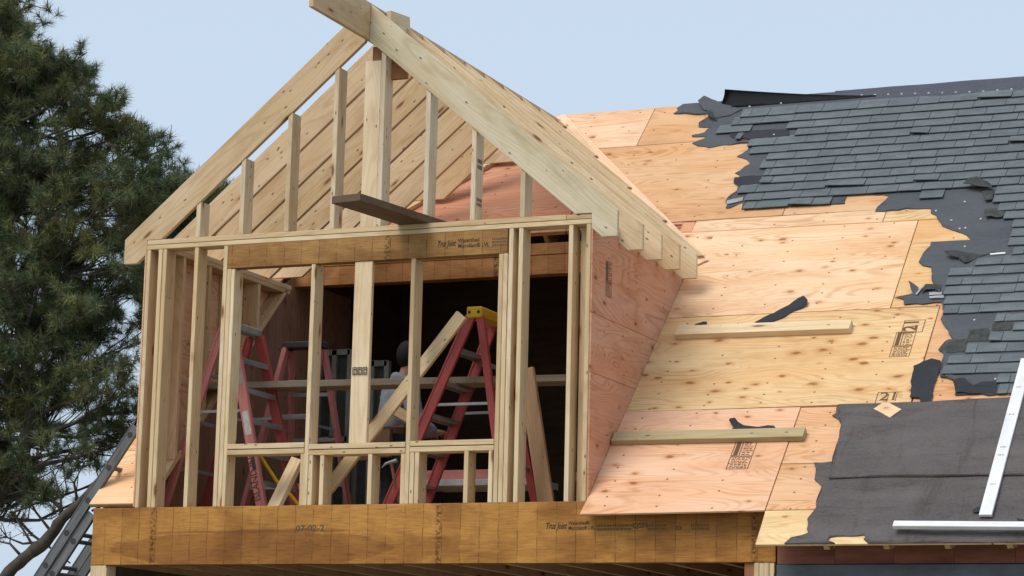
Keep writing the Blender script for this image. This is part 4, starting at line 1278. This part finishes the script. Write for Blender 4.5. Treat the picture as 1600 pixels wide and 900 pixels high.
worker = thing('person', 'person in a grey hooded top and dark trousers standing inside, seen from behind', 'person', (px0, YW, fl))
def add_mesh(name, me, mat, parent, fold=0.0):
    if fold:
        for v in me.vertices: v.co += v.normal * fold * (noise.noise(V((v.co.x * 9, v.co.y * 9, v.co.z * 14))) + .4 * noise.noise(v.co * 30))
    me.materials.clear(); me.materials.append(mat)
    o = bpy.data.objects.new(name, me)
    place(o, Matrix.Identity(4), parent)
    o['org'] = [0.0, 0.0, 0.0]
    return o
add_mesh('body', skin_mesh('body', body, bedges, 'pel', 2), SKIN, worker)
def grow(keys, d): return {k: (body[k][0], (tuple(r + d for r in body[k][1]) if isinstance(body[k][1], tuple) else body[k][1] + d)) for k in keys}
hk = ['pel', 'bel', 'che', 'nk0', 'ls', 'le', 'lw', 'rs', 're', 'rw']
hoodie = grow(hk, .026)
for k_ in ('le', 'lw', 're', 'rw'): hoodie[k_] = (body[k_][0], body[k_][1] + .034)
hoodie['hood'] = (N(-.02, -.055, -.17), (.11, .05))
hoodie['nk0'] = (N(-.015, .045, -.17), .078)
add_mesh('hooded_top', skin_mesh('hooded_top', hoodie, [e for e in bedges if e[0] in hk and e[1] in hk] + [('nk0', 'hood')], 'pel', 3), HOOD, worker, .022)
tk = ['pel', 'lh', 'lk', 'la', 'rh', 'rk', 'ra']
add_mesh('trousers', skin_mesh('trousers', grow(tk, .018), [e for e in bedges if e[0] in tk and e[1] in tk], 'pel', 2), TROU, worker, .012)
bm = bmesh.new()
bmesh.ops.create_uvsphere(bm, u_segments=20, v_segments=14, radius=1.0)
for v in bm.verts:
    p = v.co.copy()
    if p.z < -.35 and p.y > -.2: p *= .8
    v.co = V((p.x * .088, p.y * .102, p.z * .118)) + V(v.co) * noise.noise(v.co * 4) * .006
finish('hair', bm, HAIR, Matrix.Translation(N(0, .078, .045)), worker, smooth=True)
bm = bmesh.new()
for sx_ in (-.085, .085): bmesh.ops.create_uvsphere(bm, u_segments=8, v_segments=6, radius=.022, matrix=Matrix.Translation(N(sx_, .09, .015)) @ Matrix.Diagonal((.5, .8, 1.4, 1)))
finish('ear', bm, SKIN, Matrix.Identity(4), worker, smooth=True)
LEA = plain('brown_leather', (.16, .085, .045), .7, 0, .3, .3)
bm = bmesh.new()
for k in range(20):
    a0, a1 = 2 * math.pi * k / 20, 2 * math.pi * (k + 1) / 20
    vs = [bm.verts.new(N(-.06 + .185 * math.cos(a), .0 + .165 * math.sin(a), zz)) for a, zz in ((a0, -.62), (a1, -.62), (a1, -.56), (a0, -.56))]
    bm.faces.new(vs)
bmesh.ops.solidify(bm, geom=bm.faces[:], thickness=.008)
for sx_ in (.10, -.20): bm_box(bm, .15, .06, .22, N(sx_, -.155, -.70))
finish('tool_belt', bm, LEA, Matrix.Identity(4), worker, bev=.006)
a_, b_ = (1.479,0.910), (1.661,0.794)
cb = stick('wood_block', (a_[0], 1.28, a_[1] - .01), (b_[0], 1.32, b_[1]), .085, T, (0, .35, 1), LUM, None, WOODT)
tag(cb, 'short pale offcut held up behind the diagonal brace', 'wood block')
bm = bmesh.new()

# ================================================================== PINES
import array
def gnarl(path, rr):
    out = []
    for (p, r), (q, r2) in zip(path, path[1:]):
        p, q = V(p), V(q)
        k = max(2, int((q - p).length / .07)) if r > .03 else 1
        for i in range(k):
            t = i / k
            out.append((p.lerp(q, t) + V((rr.uniform(-1, 1), rr.uniform(-1, 1), 0)) * r * .10, (r + (r2 - r) * t) * rr.uniform(.90, 1.12)))
    out.append((V(path[-1][0]), path[-1][1]))
    return out
def pine(label, base, trunk, limbs, outline, yp, n_limb, spread, seed, dens, holes=(), sprays=()):
    rr = random.Random(seed)
    t = thing('pine_tree', label, 'tree', base, 'pines behind the house')
    bm = bmesh.new()
    tg = gnarl(trunk, rr)
    bm_tube(bm, [p for p, r in tg], [r for p, r in tg], 14)
    finish('trunk', bm, BARK, Matrix.Identity(4), t, smooth=True)
    for pts in limbs:
        bm = bmesh.new()
        pg = gnarl(pts, rr)
        bm_tube(bm, [p for p, r in pg], [r for p, r in pg], 10)
        finish('limb', bm, BARK, Matrix.Identity(4), t, smooth=True)
    # branch tips inside the outline
    xs = [p[0] for p in outline]; zs_ = [p[1] for p in outline]
    tips = []
    nodes = []
    tw = bmesh.new()
    for L in range(n_limb):
        for _ in range(60):
            ex, ez = rr.uniform(min(xs), max(xs)), rr.uniform(min(zs_), max(zs_))
            if inside((ex, ez), outline): break
        ey = yp + rr.uniform(-spread, spread)
        # start on the trunk lower than the end
        best = min(trunk, key=lambda q: abs(V(q[0]).z - (ez - .35)) + .15 * abs(V(q[0]).x - ex))
        s0 = V(best[0]) + V((rr.uniform(-.05, .05), 0, rr.uniform(-.1, .1)))
        e = V((ex, ey, ez))
        mid = s0.lerp(e, .5) + V((rr.uniform(-.1, .1), rr.uniform(-.15, .15), rr.uniform(-.22, .05)))
        pl_ = [s0, s0.lerp(mid, .5) + V((0, 0, rr.uniform(-.05, .05))), mid, mid.lerp(e, .55) + V((0, 0, rr.uniform(-.06, .02))), e]
        ln = (e - s0).length
        bm_tube(tw, pl_, [.028, .024, .018, .011, .005], 5)
        d = (e - mid).normalized()
        nb = int(8 + 5 * rr.random())
        for k in range(nb):
            u = rr.uniform(.30, 1.0)
            i = min(int(u * 4), 3)
            p = pl_[i].lerp(pl_[i + 1], u * 4 - i)
            q = p + (d * rr.uniform(.1, .35) + V((rr.uniform(-.3, .3), rr.uniform(-.3, .3), rr.uniform(-.10, .30))))
            if not inside((q.x, q.z), outline): q = p.lerp(q, .4)
            bm_tube(tw, [p, p.lerp(q, .5) + V((0, 0, -.03)), q], [.009, .007, .004], 4)
            for c in range(rr.randint(3, 6)):
                tt = q + V((rr.gauss(0, .06), rr.gauss(0, .06), rr.gauss(.02, .04)))
                if inside((tt.x, tt.z), outline) or rr.random() < .25: tips.append((tt, q))
            if rr.random() < .6: tips.append((p.lerp(q, .6) + V((0, 0, .03)), p))
    for sx_, sz_ in sprays:
        e = V((sx_, yp + rr.uniform(-.3, .3), sz_))
        s0 = e + V((-rr.uniform(.35, .7), rr.uniform(-.2, .2), -rr.uniform(.15, .45)))
        mid = s0.lerp(e, .6) + V((0, 0, -.06))
        bm_tube(tw, [s0, mid, e], [.014, .010, .005], 5)
        for k in range(9):
            u = rr.uniform(.25, 1.0)
            p = s0.lerp(mid, u / .6) if u < .6 else mid.lerp(e, (u - .6) / .4)
            q = p + V((rr.uniform(-.05, .14), rr.uniform(-.12, .12), rr.uniform(-.03, .14)))
            bm_tube(tw, [p, q], [.006, .004], 4)
            for c in range(3): tips.append((q + V((rr.gauss(0, .03), rr.gauss(0, .03), rr.gauss(.015, .02))), p))
    tips = [tp for tp in tips if not any((tp[0].x - hx) ** 2 / (hr * hr) + (tp[0].z - hz_) ** 2 / (hr * .6) ** 2 < 1 for hx, hz_, hr in holes)]
    finish('twigs', tw, BARK, Matrix.Identity(4), t)['kind'] = 'stuff'
    # needles
    co = array.array('f'); tone = array.array('f'); nv = 0
    for tt, q in tips:
        ax = (tt - q).normalized() if (tt - q).length > 1e-4 else V((0, 0, 1))
        ax = (ax + V((rr.uniform(-.3, .3), rr.uniform(-.3, .3), rr.uniform(.2, .7)))).normalized()
        tn = min(1, max(0, rr.gauss(.36, .22)))
        if rr.random() < .08: tn = min(1, tn + .45)
        for k in range(dens):
            dv = V((rr.gauss(0, 1), rr.gauss(0, 1), rr.gauss(0, 1))).normalized()
            dv = (dv + ax * .75).normalized()
            ln = rr.uniform(.085, .145)
            b0 = tt - ax * rr.uniform(-.03, .07)
            sd = dv.cross(V((rr.uniform(-1, 1), rr.uniform(-1, 1), rr.uniform(-1, 1)))).normalized() * .0031
            e = b0 + dv * ln + V((0, 0, -.012))
            for p in (b0 - sd, b0 + sd, e): co.extend((p.x, p.y, p.z))
            tone.extend((tn,) * 3)
            nv += 3
    me = bpy.data.meshes.new('crown')
    me.vertices.add(nv); me.vertices.foreach_set('co', co)
    me.loops.add(nv); me.loops.foreach_set('vertex_index', array.array('i', range(nv)))
    me.polygons.add(nv // 3); me.polygons.foreach_set('loop_start', array.array('i', range(0, nv, 3)))
    me.update(calc_edges=True)
    at = me.attributes.new('tone', 'FLOAT', 'POINT'); at.data.foreach_set('value', tone)
    me.materials.append(NEED)
    o = bpy.data.objects.new('crown', me)
    place(o, Matrix.Identity(4), t)
    o['kind'] = 'stuff'
    # new shoots standing up at the tips
    bm = bmesh.new()
    for tt, q in tips:
        if rr.random() < .16:
            h = rr.uniform(.06, .15)
            bm_tube(bm, [tt, tt + V((rr.uniform(-.01, .01), 0, h))], [.007, .003], 4)
    finish('shoots', bm, CANDLE, Matrix.Identity(4), t)['kind'] = 'stuff'
    return len(tips)
YT = 6.0
def P6(p, dy=0): return (p[0], YT + dy, p[1])
OUT1 = [(-6.756,6.752),(-5.508,6.482),(-5.397,6.070),(-5.299,5.844),(-5.068,5.701),(-5.106,5.539),(-4.651,5.551),(-4.558,5.351),(-4.401,5.146),(-4.093,4.925),(-4.160,4.846),(-3.734,4.583),(-3.844,4.452),(-3.775,4.190),(-3.586,4.019),(-3.529,3.705),(-3.418,3.356),(-3.438,2.745),(-3.444,1.870),(-3.468,1.203),(-3.713,0.810),(-4.132,0.716),(-4.343,0.987),(-4.845,0.827),(-5.145,0.562),(-6.266,0.369)]
tr = [(-5.547,0.566),(-5.281,0.800),(-5.066,1.048),(-5.024,1.373),(-5.014,1.816),(-5.105,2.335),(-5.293,2.967),(-5.490,3.820),(-5.679,4.758),(-5.808,5.634),(-5.887,6.518)]
TR1 = [((x, YT, z), r) for (x, z), r in zip(tr, (.10, .095, .085, .075, .07, .065, .06, .05, .04, .03, .015))]
q = tr[0]
TR1 = [((q[0] - 1.0, YT, -3.4), .17), ((q[0] - .5, YT, -2.0), .13)] + TR1
l1 = [(-5.154,-0.532),(-4.871,-0.091),(-4.650,0.085),(-4.449,0.209),(-4.264,0.450),(-4.058,0.605),(-3.743,0.934),(-3.419,1.223),(-3.099,1.542)]
LM1 = [((x, 5.6, z), r) for (x, z), r in zip(l1, (.085, .07, .065, .062, .056, .05, .04, .03, .02))]
LM1 = [((LM1[0][0][0] - .45, 5.8, -1.9), .11), ((LM1[0][0][0] - .15, 5.65, LM1[0][0][2] - .35), .095)] + LM1
l2 = [(-5.229,0.571),(-4.957,0.332),(-4.669,0.162),(-4.464,0.028)]
LM2 = [((x, 6.1, z), r) for (x, z), r in zip(l2, (.02, .016, .012, .008))]
EXTRA = []
for l_ in ([(-4.602,0.132),(-4.730,0.298),(-4.858,0.452),(-5.021,0.533)], [(-4.420,0.315),(-4.628,0.529),(-4.759,0.730)], [(-4.514,0.217),(-4.762,0.199),(-4.963,0.267),(-5.120,0.255)], [(-4.304,0.534),(-4.510,0.702),(-4.787,0.753),(-4.981,0.709)], [(-4.328,0.446),(-4.326,0.657),(-4.418,0.891)], [(-4.122,0.608),(-4.181,0.820),(-4.078,1.017)], [(-4.753,0.054),(-4.919,0.200),(-5.079,0.228)]):
    EXTRA.append([((x, 5.65, z), .016 - .004 * i) for i, (x, z) in enumerate(l_)])
    for i in range(1, len(l_)):
        x, z = l_[i]
        for _ in range(3): EXTRA.append([((x, 5.65, z), .006), ((x + random.uniform(-.12, .05), 5.65 + random.uniform(-.1, .1), z + random.uniform(-.02, .14)), .004), ((x + random.uniform(-.2, .08), 5.65 + random.uniform(-.1, .1), z + random.uniform(-.02, .24)), .002)])
n1 = pine('tall pine with long dark needles and a leaning trunk at the left edge', (TR1[0][0][0], YT, -3.4), TR1, [LM1, LM2] + EXTRA, OUT1, YT, 160, .55, 5, 58,
    [(x, z, r) for (x, z), r in zip([(-5.377,3.955),(-4.841,3.838),(-4.700,3.509),(-4.401,3.188),(-4.254,2.988),(-4.210,3.295),(-3.943,2.768),(-5.348,2.344),(-5.048,2.092),(-4.898,1.642),(-4.637,1.907),(-4.158,2.436),(-4.008,1.887),(-4.459,2.208),(-5.259,2.826),(-4.587,3.628),(-4.918,3.158),(-4.114,3.670),(-5.120,5.003),(-4.690,4.616),(-5.328,4.448)], (.13, .16, .12, .17, .14, .12, .13, .15, .12, .16, .12, .13, .12, .10, .14, .14, .16, .12, .10, .10, .10))],
    [(-5.398,6.092),(-5.518,6.264),(-5.066,5.672),(-5.125,5.577),(-4.628,5.563),(-4.676,5.432),(-4.524,5.312),(-4.382,5.103),(-4.086,4.938),(-4.176,4.861),(-3.937,4.689),(-3.739,4.535),(-3.785,4.378),(-3.583,4.108),(-3.462,4.169),(-3.619,3.917),(-5.371,0.938),(-4.847,0.861),(-4.372,0.820),(-3.908,0.846)])
OUT2 = [(-4.879,4.410),(-4.663,4.637),(-4.340,4.564),(-4.085,4.473),(-3.944,4.130),(-3.794,3.607),(-3.997,2.739),(-4.645,2.471),(-4.854,3.512)]
tr2 = [(-4.214,2.166),(-4.327,3.045),(-4.399,3.786),(-4.460,4.459)]
TR2 = [((tr2[0][0] + .3, 8.0, -3.4), .13)] + [((x, 8.0, z), r) for (x, z), r in zip(tr2, (.08, .06, .045, .02))]
n2 = pine('smaller dark pine showing between the tall pine and the dormer rafters', (TR2[0][0][0], 8.0, -3.4), TR2, [], OUT2, 8.0, 60, .5, 9, 50)
print('tips', n1, n2, 'shingles', len(vis), len(single), len(rest))
for o in list(bpy.data.objects):
    for k in ('org', 'M'):
        if k in o.keys(): del o[k]
